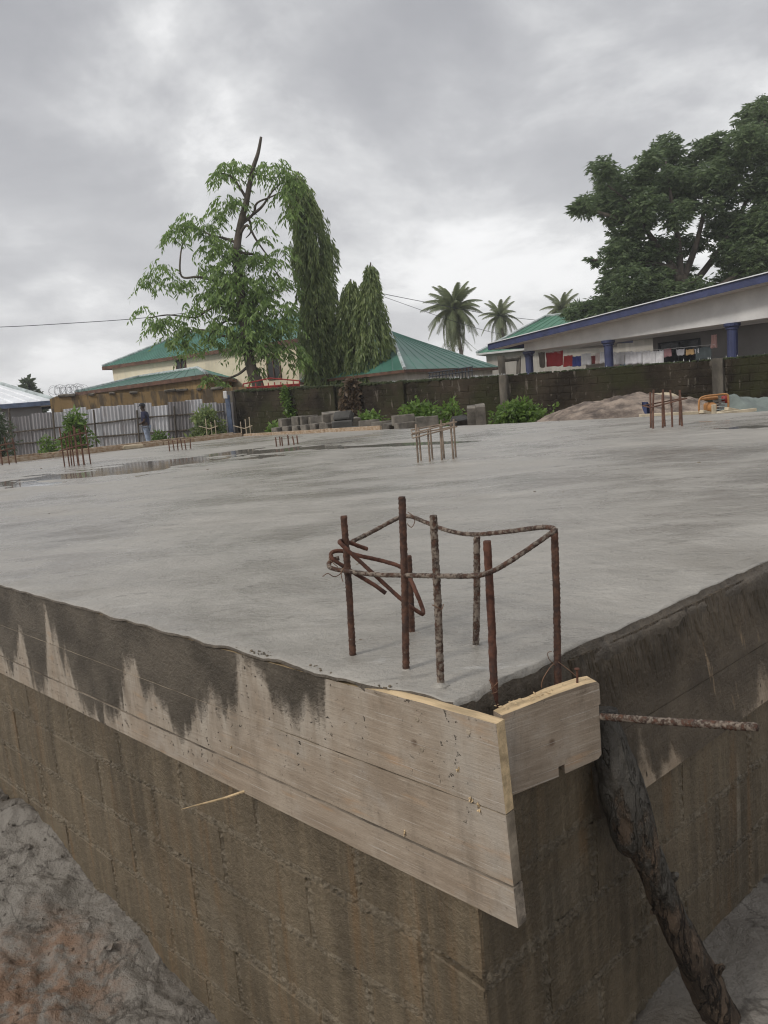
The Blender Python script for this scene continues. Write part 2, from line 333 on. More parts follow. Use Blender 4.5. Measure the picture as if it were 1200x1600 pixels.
    c = mix(nt, k, mix(nt, mth(nt, 'MULTIPLY', lip, .80), c, mix(nt, sstep(nt, noi(nt, nd(nt, 'ShaderNodeMapping', {0: v, 'Scale': (1, 1, .2)}).outputs[0], 16, 6, .7), .35, .65), (.22, .185, .145), (.43, .385, .325))), wet)
    if side == 'R':
        dr = mth(nt, 'MULTIPLY', sstep(nt, noi(nt, nd(nt, 'ShaderNodeMapping', {0: v, 'Scale': (1, 1, .06)}).outputs[0], 26, 4, .65), .58, .66), sstep(nt, noi(nt, nd(nt, 'ShaderNodeMapping', {0: v, 'Scale': (1, 1, .5)}).outputs[0], 5, 4, .6), .48, .60))
        dr = mth(nt, 'MULTIPLY', dr, mth(nt, 'MULTIPLY', sstep(nt, Z, -.05, -.14), sstep(nt, Z, -.40, -.30)))
        c = mix(nt, mth(nt, 'MULTIPLY', dr, .85), c, (.30, .235, .165))
        c = mix(nt, 1.0, c, (1.0, .93, .84), 'MULTIPLY')
    put(nt, b, Base_Color=c, Roughness=mix(nt, k, (.78,)*3, (.5,)*3), Specular_IOR_Level=.35)
    nb = bump(nt, grain, .22, .004); nb = bump(nt, saw, .3, .005, nb); nb = bump(nt, noi(nt, v, 120, 4, .75), .5, .003, nb)
    nb = bump(nt, k, .6, .004, nb); nb = bump(nt, mth(nt, 'MULTIPLY', noi(nt, v, 48, 6, .75), k), .9, .014, nb)
    if side == 'R':                                          # float strokes combed down across the wet face
        cw = nd(nt, 'ShaderNodeMapping', {0: v, 'Rotation': (0, R_(-38), 0), 'Scale': (1, 1, .12)}).outputs[0]
        rid = mth(nt, 'MULTIPLY', noi(nt, cw, 44, 2, .5, .15), sstep(nt, Z, -.20, -.05))
        nb = bump(nt, rid, 1.0, .05, nb)
    put(nt, b, Normal=nb)
mat_plank('stop_plank', -1.0, 'N'); mat_plank('plank_cement_left', .215, 'L'); mat_plank('plank_cement_right', .40, 'R')
simple('raw_wood', (.52, .39, .23), .75, 9, .3, .5, 60, .003, (1, 6, 6)); simple('grey_wood', (.20, .165, .125), .8, 6, .45, .6, 50, .004, (1.5, 8, 8), col2=(.36, .30, .235))
simple('stop_board_wood', (.21, .165, .115), .75, 7, .5, .7, 45, .005, col2=(.42, .35, .265), rnd=False)
simple('kerb_wood', (.40, .25, .14), .8, 5, .35, .4, 30, .01, (1, 4, 4), col2=(.44, .36, .27))
def mat_rebar(name, crust, rust=(.052, .030, .023), rust2=(.125, .064, .043)):
    m, nt, b = newmat(name); v = coords(nt, (1, 1, 1), True)
    c = mix(nt, sstep(nt, noi(nt, v, 60, 5, .65), .35, .65), rust, rust2)
    c = mix(nt, sstep(nt, noi(nt, v, 25, 4, .6), .50, .72), c, (.05, .035, .032))
    k = sstep(nt, noi(nt, v, 75, 7, .75), crust, crust+.10)
    c = mix(nt, mth(nt, 'MULTIPLY', k, .75), c, (.26, .22, .18))
    put(nt, b, Base_Color=c, Roughness=.8, Specular_IOR_Level=.3)
    put(nt, b, Normal=bump(nt, noi(nt, v, 160, 4, .7), .6, .002, bump(nt, k, .8, .0025)))
mat_rebar('rebar_rust', .60); mat_rebar('rebar_crusted', .44); mat_rebar('rebar_bare', .68, (.066, .031, .022), (.135, .060, .040)); simple('rebar_far', (.12, .06, .04), .85, 9, .4)
simple('tie_wire', (.16, .09, .055), .6, 20, .3, metal=.4)
m, nt, b = newmat('puddle_water'); v = coords(nt, (1, 1, 1))
put(nt, b, Base_Color=(.22, .21, .19), Roughness=.06, Specular_IOR_Level=.6, Normal=bump(nt, noi(nt, v, 5, 3), .06, .01))
def mat_mossy():
    m, nt, b = newmat('mossy_block'); v = coords(nt); s = coords(nt, (1, 1, .18)); sx = nd(nt, 'ShaderNodeSeparateXYZ', {0: v})
    c = mix(nt, sstep(nt, noi(nt, v, .9, 5, .65), .35, .65), (.016, .012, .008), (.052, .041, .028))
    gm = mth(nt, 'MULTIPLY', sstep(nt, noi(nt, v, .6, 4, .6), .44, .62), .8)
    c = mix(nt, gm, c, (.034, .036, .014))
    c = mix(nt, sstep(nt, noi(nt, s, 7, 4, .6), .61, .70), c, (.13, .115, .095))
    c = mix(nt, sstep(nt, noi(nt, v, 5, 6, .75), .60, .70), c, (.115, .10, .082))
    put(nt, b, Base_Color=c, Roughness=.92, Specular_IOR_Level=.2, Normal=bump(nt, noi(nt, v, 14, 6, .7), .9, .04))
mat_mossy()
simple('mossy_pier', (.11, .098, .08), .9, 2.5, .5, .8, 12, .03, (1, 1, .5)); simple('wall_moss', (.030, .040, .013), .95, 5, .5, .8, 30, .03)
def mat_ochre(name, base, dark):
    m, nt, b = newmat(name); v = coords(nt); s = coords(nt, (1, 1, .16)); sx = nd(nt, 'ShaderNodeSeparateXYZ', {0: v})
    c = mix(nt, sstep(nt, noi(nt, v, .5, 4), .3, .7), tuple(x*.75 for x in base), base)
    k = sstep(nt, mth(nt, 'ADD', noi(nt, s, 4.5, 5, .62), mth(nt, 'MULTIPLY', mth(nt, 'SUBTRACT', noi(nt, v, .7, 3), .5), .45)), .42, .58)
    c = mix(nt, mth(nt, 'MULTIPLY', k, .9), c, dark)
    put(nt, b, Base_Color=c, Roughness=.9, Specular_IOR_Level=.2, Normal=bump(nt, noi(nt, v, 9, 5), .5, .03))
mat_ochre('ochre_stained', (.27, .185, .09), (.085, .068, .05)); mat_ochre('gable_ochre', (.36, .255, .125), (.21, .145, .075)); mat_ochre('cream_wall', (.86, .77, .60), (.78, .69, .52)); mat_ochre('pale_wall', (.50, .475, .43), (.38, .36, .32))
def mat_roof(name, col, ang=0):
    m, nt, b = newmat(name); v = coords(nt)
    c = mix(nt, sstep(nt, noi(nt, v, .8, 5, .6), .3, .7), tuple(x*.82 for x in col), tuple(x*1.12 for x in col))
    c = mix(nt, mth(nt, 'MULTIPLY', sstep(nt, noi(nt, v, 3.5, 5, .7), .58, .74), .3), c, (.16, .2, .17))
    put(nt, b, Base_Color=c, Roughness=.42, Specular_IOR_Level=.5)
mat_roof('green_roof', (.055, .165, .125)); mat_roof('pale_roof', (.80, .82, .85)); simple('roof_cap', (.42, .47, .47), .5, 3, .3); simple('roof_rust', (.16, .085, .06), .8, 3, .4)
simple('blue_paint', (.036, .046, .118), .5, 3, .25); simple('white_paint', (.62, .615, .605), .7, 1.2, .10, .2, 20, .01); simple('soffit', (.62, .60, .58), .8, 1.5, .15); simple('porch_wall', (.23, .225, .225), .85, 1, .1)
simple('dark_glass', (.012, .014, .016), .2, 2, .3); simple('window_dark', (.03, .03, .032), .5, 2, .3); simple('steel_dark', (.035, .04, .05), .5, 4, .3); simple('red_paint', (.30, .028, .022), .55, 3, .3); simple('brown_trim', (.11, .055, .035), .8, 3, .4)
def mat_zinc():
    m, nt, b = newmat('zinc_sheet'); v = coords(nt, (1, 1, 1), True); oi = nt.nodes.new('ShaderNodeObjectInfo')
    t = sstep(nt, oi.outputs['Random'], 0, 1)
    c = mix(nt, t, (.22, .21, .215), (.66, .67, .70))
    c = mix(nt, mth(nt, 'MULTIPLY', sstep(nt, noi(nt, coords(nt, (1, 1, .25), True), 3, 5, .65), .52, .7), .55), c, (.20, .15, .125))
    put(nt, b, Base_Color=c, Roughness=.5, Metallic=.25, Specular_IOR_Level=.5)
mat_zinc()
def mat_leaf(name, a, c, rough=.45, tr=.38):
    m, nt, b = newmat(name); g = nt.nodes.new('ShaderNodeNewGeometry')
    f = mth(nt, 'ADD', mth(nt, 'MULTIPLY', g.outputs['Random Per Island'], .6), mth(nt, 'MULTIPLY', noi(nt, coords(nt), .9, 3), .4))
    col = mix(nt, sstep(nt, f, .15, .85), a, c)
    put(nt, b, Base_Color=col, Roughness=rough, Specular_IOR_Level=.35)
    t = nd(nt, 'ShaderNodeBsdfTranslucent', {'Color': mix(nt, .5, col, tuple(min(1, x*1.6) for x in c))})
    ms = nd(nt, 'ShaderNodeMixShader', {0: tr, 1: b.outputs[0], 2: t.outputs[0]})
    o = [n for n in nt.nodes if n.type == 'OUTPUT_MATERIAL'][0]; nt.links.new(ms.outputs[0], o.inputs[0])
mat_leaf('leaf_ashoka', (.085, .150, .042), (.250, .360, .110)); mat_leaf('leaf_column', (.085, .130, .050), (.270, .330, .125)); mat_leaf('leaf_mango', (.060, .095, .048), (.175, .235, .110))
mat_leaf('leaf_palm', (.095, .125, .062), (.200, .230, .115)); mat_leaf('leaf_shrub', (.055, .105, .022), (.170, .270, .060)); mat_leaf('leaf_far', (.06, .085, .05), (.11, .14, .085)); mat_leaf('leaf_dry', (.10, .07, .045), (.20, .15, .10))
simple('bark', (.085, .070, .055), .9, 4, .4, .9, 16, .03, (1, 1, .3)); simple('palm_bark', (.15, .13, .11), .9, 3, .3, .6, 8, .03)
simple('pile_block', (.13, .118, .10), .9, 4, .35, .7, 30, .01, col2=(.25, .225, .19)); simple('pile_block_dark', (.06, .058, .054), .9, 4, .4, .7, 30, .01)
simple('sand_heap', (.17, .13, .108), .95, 3, .5, 1.0, 10, .08, col2=(.36, .29, .235)); simple('sand_pale', (.42, .35, .25), .9, 4, .25, .6, 14, .03); simple('tarp_grey', (.16, .19, .175), .7, 2, .25, .5, 9, .03); simple('tarp_blue', (.035, .05, .12), .6, 3, .3)
simple('machine_orange', (.40, .19, .065), .45, 6, .3); simple('machine_grey', (.16, .155, .15), .5, 8, .4, metal=.3)
simple('plastic_green', (.06, .22, .16), .4, 20, .3); simple('jeans', (.24, .29, .38), .85, 8, .3); simple('shirt', (.026, .028, .065), .85, 8, .3); simple('skin', (.055, .032, .022), .6, 8, .15); simple('cap_cloth', (.02, .022, .03), .8, 8, .2); simple('shoe', (.05, .055, .07), .7, 5, .2)
def mat_bark_prop():
    m, nt, b = newmat('prop_bark'); v = coords(nt); s = coords(nt, (1, 1, .35)); sx = nd(nt, 'ShaderNodeSeparateXYZ', {0: v})
    c = mix(nt, sstep(nt, noi(nt, s, 16, 6, .65), .38, .64), (.036, .026, .019), (.125, .088, .060))
    c = mix(nt, sstep(nt, noi(nt, s, 11, 5, .6), .62, .70), c, (.21, .165, .115)); fis = lines(nt, coords(nt, (1, 1, .22)), 24, .035, 4); c = mix(nt, mth(nt, 'MULTIPLY', fis, .85), c, (.012, .009, .007)); c = mix(nt, mth(nt, 'MULTIPLY', sstep(nt, noi(nt, v, 140, 4, .75), .57, .68), .5), c, (.24, .19, .14))
    k = sstep(nt, mth(nt, 'ADD', mth(nt, 'MULTIPLY', noi(nt, s, 9, 6, .65), .9), mth(nt, 'MULTIPLY', sx.outputs[2], .36)), .66, .74)
    c = mix(nt, k, c, mix(nt, noi(nt, v, 20, 4), (.048, .043, .036), (.098, .089, .076)))
    put(nt, b, Base_Color=c, Roughness=mix(nt, k, (.85,)*3, (.5,)*3), Specular_IOR_Level=.35)
    nb = bump(nt, noi(nt, s, 26, 6, .7), 1.0, .02); nb = bump(nt, fis, 1.0, -.01, nb) if False else bump(nt, mth(nt, 'SUBTRACT', 1.0, fis), .9, .012, nb); nb = bump(nt, noi(nt, v, 90, 5, .75), .7, .006, nb); put(nt, b, Normal=bump(nt, k, .8, .012, nb))
mat_bark_prop()

def mat_ground():
    m, nt, b = newmat('muddy_ground'); v = coords(nt)
    a = sstep(nt, noi(nt, v, 1.4, 6, .6, .4), .38, .62); pd_ = onz(50, 1570, -1.33); o = nd(nt, 'ShaderNodeVectorMath', {0: v, 1: tuple(pd_)}, operation='DISTANCE').outputs['Value']
    o = mth(nt, 'MULTIPLY', sstep(nt, mth(nt, 'ADD', o, mth(nt, 'MULTIPLY', noi(nt, v, 5, 5, .65), .7)), .74, .46), sstep(nt, noi(nt, v, 16, 5, .7), .36, .58))      # red subsoil trodden through the slurry
    sx = nd(nt, 'ShaderNodeSeparateXYZ', {0: v})
    c = mix(nt, a, (.120, .103, .084), (.245, .223, .194))
    c = mix(nt, mth(nt, 'MULTIPLY', o, .75), c, (.22, .115, .058))
    c = mix(nt, mth(nt, 'MULTIPLY', sstep(nt, noi(nt, v, 26, 6, .7), .5, .72), .5), c, (.085, .066, .05))
    c = mix(nt, mth(nt, 'MULTIPLY', lines(nt, v, 3.2, .022, 6, .5, .6), .6), c, (.045, .036, .027)); c = mix(nt, mth(nt, 'MULTIPLY', sstep(nt, noi(nt, v, 120, 4, .75), .60, .70), .5), c, (.33, .29, .24))
    far = sstep(nt, sx.outputs[1], 9, 14)
    c = mix(nt, far, c, mix(nt, a, (.17, .11, .07), (.30, .24, .17)))
    put(nt, b, Base_Color=c, Roughness=mth(nt, 'ADD', mth(nt, 'MULTIPLY', a, .25), .38), Specular_IOR_Level=.45)
    n1 = bump(nt, noi(nt, v, 6, 8, .68), .9, .05); n1 = bump(nt, noi(nt, v, 60, 5, .7), .8, .008, n1); put(nt, b, Normal=bump(nt, noi(nt, v, 210, 3, .7), .6, .003, n1))
mat_ground()
# ------------------------------------------------------------------ ground
def ground_h(x, y):
    q = Vector((x-KX, y-KY, 0)); lu = q.dot(ud); lv = q.dot(vd)      # along left edge / along right edge
    dl = -lv + .03                                                    # distance out from the left wall (positive outside)
    z = -1.40
    out_l = ss(-.3, .05, dl)
    # mud heaped against the left wall, rising away along it
    ridge = (.31*ss(.5, 2.9, lu)+.06*max(0, min(4, lu-2.9))) * (1 - .45*ss(.4, 1.8, dl))
    z += ridge*out_l
    z += out_l*.08*ss(.2, 2.5, lu)*fbm(x*1.6, y*1.6, 3, 3) + .035*fbm(x*6, y*6, 1, 4)*(.4+.6*out_l)
    near_ = ss(9, 4, abs(x)+abs(y-2))
    z += out_l*near_*(.014*abs(fbm(x*5.5, y*5.5, 9, 5))+.006*fbm(x*17, y*17, 9, 4))
    # ground by the right wall lies higher
    z += .40*ss(.0, .55, x - .15*(y-1.4))*ss(6, 3, abs(y))
    far = ss(7, 16, y - .35*abs(x))
    zf = -.52 - .38*ss(2, 10, x)
    edge = ss(4.5, .3, (q.dot(vd)-VLEN)) if lv > VLEN else 1
    back = ss(-1.0, 2.5, x)*ss(-.5, .5, lv-VLEN)*edge                # backfill behind the far edge, centre and right
    zf = zf*(1-back) + (-.14)*back + .05*fbm(x*.7, y*.7, 5, 4)
    z = z*(1-far) + zf*far if y > 5 else z
    if lv > VLEN-.2 and y > 5: z = zf if lv > VLEN+.0 else z
    if lu > ULEN-.3 and y > 5: z = zf
    # under the slab keep well down
    if 0.25 < lu < ULEN-.25 and .25 < lv < VLEN-.25: z = min(z, -.9)
    return z
mb = MB(); NA, NR = 520, 170
cx0, cy0 = .05, 1.35
rr = [0.12*(1.024**i) for i in range(300)]; rr = [r for r in rr if r < 90] + [110, 140, 180, 230, 300]
vs = [(cx0, cy0, ground_h(cx0, cy0))]
for r in rr:
    for k in range(NA):
        a = 2*math.pi*k/NA; x, y = cx0+r*math.cos(a), cy0+r*math.sin(a); vs.append((x, y, ground_h(x, y) if r < 90 else -.6))
fs = [(0, 1+k, 1+(k+1) % NA) for k in range(NA)]
for i in range(len(rr)-1):
    for k in range(NA): fs.append((1+i*NA+k, 1+(i+1)*NA+k, 1+(i+1)*NA+(k+1) % NA, 1+i*NA+(k+1) % NA))
mb.add(vs, fs); mb.top('ground', 'muddy_ground', kind='structure', smooth=True)

mb = MB()
def mud(u, v):
    x, y = -3.6+3.9*u, .55+3.7*v; e = min(1, 8*min(u, 1-u, v, 1-v))
    n_ = fbm(x*4.2+.5*fbm(x*3, y*3, 2, 3), y*4.2, 9, 5); rd = 1-abs(fbm(x*2.6+3, y*3.4, 4, 4))*2.2
    z = ground_h(x, y) + .006*e + e*(.010*max(-.6, n_) - .045*max(0, rd-.72)*3.5*max(0, fbm(x*1.7, y*1.7, 8, 2)+.35) + .006*abs(fbm(x*14, y*14, 3, 4)) + .0045*fbm(x*38, y*38, 5, 4)) - .03*(1-e)
    return (x, y, z)
mb.grid(300, 290, mud); mb.top('mud_bank', 'muddy_ground', kind='structure', smooth=True)
cd = MB()
for k in range(1500):
    u, v = random.random(), random.random(); x, y, z = mud(u, v); q_ = Vector((x-KX, y-KY, 0))
    if q_.dot(vd) > -.02: continue
    s_ = random.uniform(.002, .007)*(2.8 if random.random() < .08 else 1); cd.bbox((x, y, z+s_*.3), (s_*2.4, s_*2, s_*1.5), s_*.5, Euler((random.random(), random.random(), random.random()*3)).to_matrix(), jit=s_*.3)
cd.top('soil_clods', 'muddy_ground', (0, 0, 0), kind='stuff')
# ------------------------------------------------------------------ concrete slab
def spaced(L, d0, d1, g):
    out = [0.0]; d = d0
    while out[-1] < L: out.append(out[-1]+d); d = min(d*(1+g), d1)
    out[-1] = L; return out
US = spaced(ULEN, .012, .09, .017); VS = spaced(VLEN, .012, .09, .017)
PUD_C, PUD_R = (-3.9, 10.4), (3.4, 1.9)
def slab_z(x, y):
    h = .0060*fbm(x*.9, y*.9, 2, 5) + .0030*fbm(x*5+1.5*fbm(y, x), y*5, 4, 4)
    h -= .022*math.exp(-(((x+3.6)*.8+(y-10.0)*.6)/3.6)**2-(((y-10.0)*.8-(x+3.6)*.6)/1.5)**2)*(1+1.1*fbm(x*1.1, y*1.7, 7, 5))
    h -= .016*math.exp(-((x-.2)/1.6)**2-((y-10.3+.75*(x-.2))/.45)**2)
    h -= .012*math.exp(-((x-3.9)/.9)**2-((y-8.0+.55*(x-3.9))/.5)**2)
    h -= .012*math.exp(-((x-4.1)/1.3)**2-((y-9.6+.8*(x-3.9))/.25)**2)
    return h
KV = Vector((KX, KY, 0))
mb = MB(); vs = []; skirt = [(-.048, -2.9, 1), (-.066, -2.1, 1), (-.072, -1.35, 1), (-.062, -.95, 1), (-.044, -.80, 1), (-.028, -.62, 1), (-.014, -.38, 1), (-.005, -.12, 1)]
rows = [(s_[0], s_[1]) for s_ in skirt]
# rows run across the right edge (lateral offset from the R line), columns run along it (VS)
ulist = [(o, d) for o, d in rows] + [(u, 0) for u in US]
for (u, dz) in ulist:
    for j, vv in enumerate(VS):
        depth = .030 + .110*ss(.55, .20, vv)
        # left lip: beyond the bare arm's length the concrete laps over the plank top
        lap = -.026*ss(.30, .62, u) - .004 + .006*fbm(u*6, 3, 0, 3)*ss(.2, .6, u)
        v2 = vv + .034*(1-min(1, vv/.25)) + lap*(1-min(1, vv/.25))
        lap = -.0315*ss(.10, .26, u) - .002 + (.003*fbm(u*6, 3, 0, 3)+.0022*fbm(u*50, 3, 0, 3))*ss(.2, .6, u)
        v2 = vv + (.032+lap)*(1-min(1, vv/.25))
        rag = .010*fbm(vv*4, 7, 0, 4) + .004*fbm(vv*22, 1, 0, 3) if u <= 0 else .010*fbm(vv*4, 7, 0, 4)*max(0, 1-u/.12)
        uo = u*.24 if u < 0 else u
        p = KV + ud*(uo+rag) + vd*v2
        z = slab_z(p.x, p.y)
        if dz:
            z += dz*depth*(1 if True else 0)
            roughn = ss(.55, .15, vv)
            q = fbm(p.x*22, p.y*22, z*30, 4)
            p += ud*(.0015+.009*roughn)*q; z += .010*roughn*fbm(p.x*30, p.y*30, 4, 3)
        edge = max(0, 1-vv/.05)
        z += (.004 - .006*edge*edge)*ss(.08, .26, u) + .007*fbm(u*9, vv*9, 6, 4)*max(0, 1-vv/.22)*ss(-.01, .05, u) + .006*fbm(u*9, vv*9, 8, 4)*max(0, 1-abs(u)/.15)
        vs.append((p.x, p.y, z))
nv = len(VS)
fs = [(i*nv+j, i*nv+j+1, (i+1)*nv+j+1, (i+1)*nv+j) for i in range(len(ulist)-1) for j in range(nv-1)]
# drop the left and far borders down as edge faces
base = len(vs); first = [i*nv for i in range(len(rows), len(ulist))]
low = []
for n_, k in enumerate(first):
    x, y, z = vs[k]; low.append(len(vs)); vs.append((x-.001*vd.x, y-.001*vd.y, z-.007-.004*fbm(US[n_]*9, 2, 0, 4)-.10*(1-ss(.08, .26, US[n_]))))
for a in range(len(first)-1): fs.append((first[a], first[a+1], low[a+1], low[a]))
for chain in ([i*nv+nv-1 for i in range(len(ulist))], [(len(ulist)-1)*nv+j for j in range(nv)]):
    lo = []
    for k in chain: x, y, z = vs[k]; lo.append(len(vs)); vs.append((x, y, -.30))
    for a in range(len(chain)-1): fs.append((chain[a], chain[a+1], lo[a+1], lo[a]))
mb.add(vs, fs)
for i in range(len(fs)):
    if i < (len(rows)-1)*(nv-1) or (len(ulist)-1)*(nv-1) <= i < (len(ulist)-1)*(nv-1)+len(first): mb.mi[i] = 1
mb.top('concrete_slab', ['slab_concrete', 'wet_skirt'], kind='structure', smooth=True)
# puddles: level water that shows wherever the slab dips below it
def puddle(c, rx, ry, ang, z):
    m_ = MB(); n = 40
    pts = [(c[0]+rx*math.cos(t)*math.cos(ang)-ry*math.sin(t)*math.sin(ang), c[1]+rx*math.cos(t)*math.sin(ang)+ry*math.sin(t)*math.cos(ang), z) for t in [2*math.pi*k/n for k in range(n)]]
    m_.add([(c[0], c[1], z)]+pts, [(0, 1+k, 1+(k+1) % n) for k in range(n)]); return m_.top('puddle', 'puddle_water', kind='structure')
puddle((-3.6, 10.0), 4.4, 1.9, R_(36.9), -.0085); puddle((.2, 10.3), 1.9, .6, R_(-37), -.0075); puddle((3.9, 8.0), 1.1, .5, R_(-29), -.0075); puddle((4.0, 9.55), 1.4, .35, R_(-38), -.0075)

# ------------------------------------------------------------------ foundation walls under the slab
def foundation(frame_rot, length, out, label, near_off, MBL='wet_block', MMO='wet_mortar'):
    """courses of hollow blocks; local x along the wall, local y*out outwards"""
    w_ = thing('foundation_wall', label, 'wall', (KX, KY, 0), frame_rot)
    H, BL, J, FACE = .205, .40, .016, near_off
    ztop = -.395; N = 6
    core = MB(); core.box(((length)/2+.1, out*(FACE-.003-.08), -1.0), (length-.2, .16, 1.20)); core.part('core', MMO, w_, local=True)
    vari = []
    for k in range(6):
        m_ = MB(); m_.bbox((0, 0, 0), (BL-J, .17, H-J), .005, jit=.002); vari.append(m_.mesh('block', MBL))
    far = MB()
    for r in range(N):
        z = ztop - H*(r+.5); x = -near_off_x(out) + (0 if r % 2 == 0 else -BL/2)
        while x < length:
            x0 = max(x, -near_off_x(out)); x1 = min(x+BL, length)
            if x1-x0 > .05:
                cxm = (x0+x1)/2; fy = out*(FACE-.085+random.uniform(-.002, .003))
                if x0 < 5.6: pobj('block', random.choice(vari), w_, (cxm, fy, z), (random.uniform(-.004, .004), 0, random.uniform(-.004, .004)), ((x1-x0-J)/(BL-J), 1, 1))
                else: far.bbox((cxm, fy, z), (x1-x0-J, .17, H-J), .007)
            x += BL
    far.part('blockwork', MBL, w_, local=True, kind='stuff')
    # crumbly mortar squeezed out of the bed joints
    for r in range(N+1):
        z = ztop - H*r; nx = 1300; L = min(length, 4.6); m_ = MB()
        def fn(a, b_, z=z, r=r):
            x = -near_off_x(out)+.004 + a*L; t = (b_-.5)*2
            wdt = .027*(1+.6*fbm(x*4, r*3, 0, 3)+.5*fbm(x*31, t*3+r, 6, 3)); pro = (.0045+.005*max(-.5, fbm(x*2.4, r*7, 2, 2)))*(1-t*t)+.0085*fbm(x*70, t*4.5+r*3, 1, 5)*(1-.5*abs(t)**3)-.003*t*t
            return (x, out*(FACE-.004+pro), z+t*wdt+.004*fbm(x*9, r, 5, 3))
        m_.grid(nx, 13, fn); m_.part('mortar_joint', MMO, w_, smooth=True, local=True)
    pj = MB()
    for r in range(N):
        x = -near_off_x(out) + (BL if r % 2 == 0 else BL/2)
        while x < min(length, 6.5):
            def fn(a, b_, x=x, r=r):
                z = ztop-H*(r+1)+.012+b_*(H-.024); t = (a-.5)*2
                pro = (.0040+.004*fbm(x*3, z*9, 2, 2))*(1-t*t)+.0085*fbm(x*7+t*4.5, z*70, 1, 5)*(1-.5*abs(t)**3)-.003*t*t
                return (x+t*.024*(1+.6*fbm(z*9, x, 2, 3)+.4*fbm(z*35, x+t, 4, 3)), out*(FACE-.004+pro), z)
            pj.grid(11, 60, fn); x += BL
    pj.part('upright_mortar', MMO, w_, smooth=True, local=True, kind='stuff')
    return w_
def near_off_x(out): return .055 if out > 0 else -.0
# left wall face lies .03 inside the plank face; right wall face .055 outside the slab line
fw_l = foundation(AU, ULEN, 1, 'wet block foundation wall under the long cement-splashed planks on the left', -.030)
fw_r = foundation(AV, VLEN, -1, 'shaded block foundation wall behind the leaning timber prop', .055)
m_ = MB(); m_.bbox((.245, -.052+.06, -.255), (.38, .12, .272), .006, jit=.002); m_.part('beam_end', 'wet_block', fw_r, local=True)
# far sides, only seen as an edge
for (a, b_, lab) in ((KV+ud*ULEN, P_far, 'far left foundation wall of the slab by the zinc fence'), (KV+vd*VLEN, P_far, 'far foundation wall of the slab facing the mossy wall')):
    mid_ = (a+b_)/2; d_ = (b_-a); m_ = MB(); rot = Matrix.Rotation(math.atan2(d_.y, d_.x), 3, 'Z')
    m_.box((mid_.x, mid_.y, -.85), (d_.length-.3, .16, 1.08), rot); m_.top('foundation_wall', 'wet_block', (mid_.x, mid_.y, -1.3), lab, 'wall')

# ------------------------------------------------------------------ formwork planks
def plank(parent, x0, x1, z0, z1, out, face, th, mat, nx=None, endmat=None, ragged=.0015, seed=0, bow=0, endlean=0, name='plank', label=None, shear=0):
    """board standing on edge; local x along, z up; outer face at out*face"""
    nx = nx or max(6, int((x1-x0)/.03)); m_ = MB(); vs, fs = [], []
    for i in range(nx+1):
        t = i/nx; x = x0+(x1-x0)*t
        e = [ragged*fbm(x*12, seed+k*5, 0, 4) for k in range(4)]
        if seed == 1: e[1] -= .0030*ss(.45, .8, x); e[0] -= .008*ss(.14, .30, x)
        yo = bow*fbm(x*.8, seed, 3, 2) + shear*0
        lean = endlean*max(0, 1-t*nx/3)
        for (yy, zz_, ee) in ((face, z1, e[0]), (face, z0, e[1]), (face-th, z0, e[1]), (face-th, z1, e[0])):
            vs.append((x + (lean*(z1-zz_) if i == 0 else 0), out*(yy+yo+ee*.4-shear*(zz_+.398)), zz_+ee))
    for i in range(nx):
        for k in range(4): fs.append((i*4+k, i*4+(k+1) % 4, (i+1)*4+(k+1) % 4, (i+1)*4+k))
    m_.add(vs, fs); m_.add([vs[k] for k in range(4)], [(3, 2, 1, 0)], 1); m_.add([vs[nx*4+k] for k in range(4)], [(0, 1, 2, 3)], 1)
    for i, f in enumerate(fs):
        if f[0] % 4 == 3: m_.mi[i] = 1 if endmat else 0        # sawn top edge
    return m_.part(name, [mat, endmat or mat], parent, local=True, label=label)
fl = thing('plank_formwork', 'long grey plank formwork on the left slab edge, cement dripping down its face', 'formwork', (KX, KY, 0), AU)
plank(fl, -.130, 3.95, -.186, -.004, 1, .000, .027, 'plank_cement_left', endmat='raw_wood', seed=1, endlean=-.045)
plank(fl, -.139, 3.95, -.332, -.1885, 1, .001, .027, 'plank_cement_left', endmat='stop_board_wood', seed=2, endlean=-.045)
plank(fl, -.147, 3.95, -.418, -.337, 1, .003, .030, 'plank_cement_left', endmat='grey_wood', seed=3, endlean=-.05)
for x0 in (3.953, 7.903, 11.853):
    plank(fl, x0, min(x0+3.945, ULEN), -.332, -.004, 1, .002, .027, 'plank_cement_left', endmat='grey_wood', seed=x0, nx=60)
    plank(fl, x0, min(x0+3.945, ULEN), -.41, -.336, 1, .004, .03, 'plank_cement_left', endmat='grey_wood', seed=x0+1, nx=60)
# torn nail heads and splinters on the outer face
def splinter(parent, x, y, z, s, lab=None):
    m_ = MB()
    for k in range(5):
        a = random.uniform(0, 6.28); d = Vector((math.cos(a)*s*.5, random.uniform(.1, .35)*s, math.sin(a)*s))
        o = Vector((x+random.uniform(-s, s)*.4, y, z+random.uniform(-s, s)*.4)); q = Vector((math.sin(a), 0, -math.cos(a)))*s*.22
        m_.add([o-q, o+q, o+d*.6+q*.6+Vector((0, s*.3, 0)), o+d], [(0, 1, 2, 3)])
        m_.add([o-q-Vector((0, .004, 0)), o+q-Vector((0, .004, 0)), o+d*.6+q*.6, o+d-Vector((0, .004, 0))], [(3, 2, 1, 0)])
    return m_.part('splinter', 'raw_wood', parent, local=True, kind='stuff')
def L_at(px, py):                                              # pixel on the plank's outer face -> local x, z
    d = ray(px, py); n_ = vd; n_ = Vector((-math.sin(AU), math.cos(AU), 0)); t = (KV-CAMP).dot(n_)/d.dot(n_); p = CAMP+d*t; q = p-KV
    return q.dot(ud), p.z
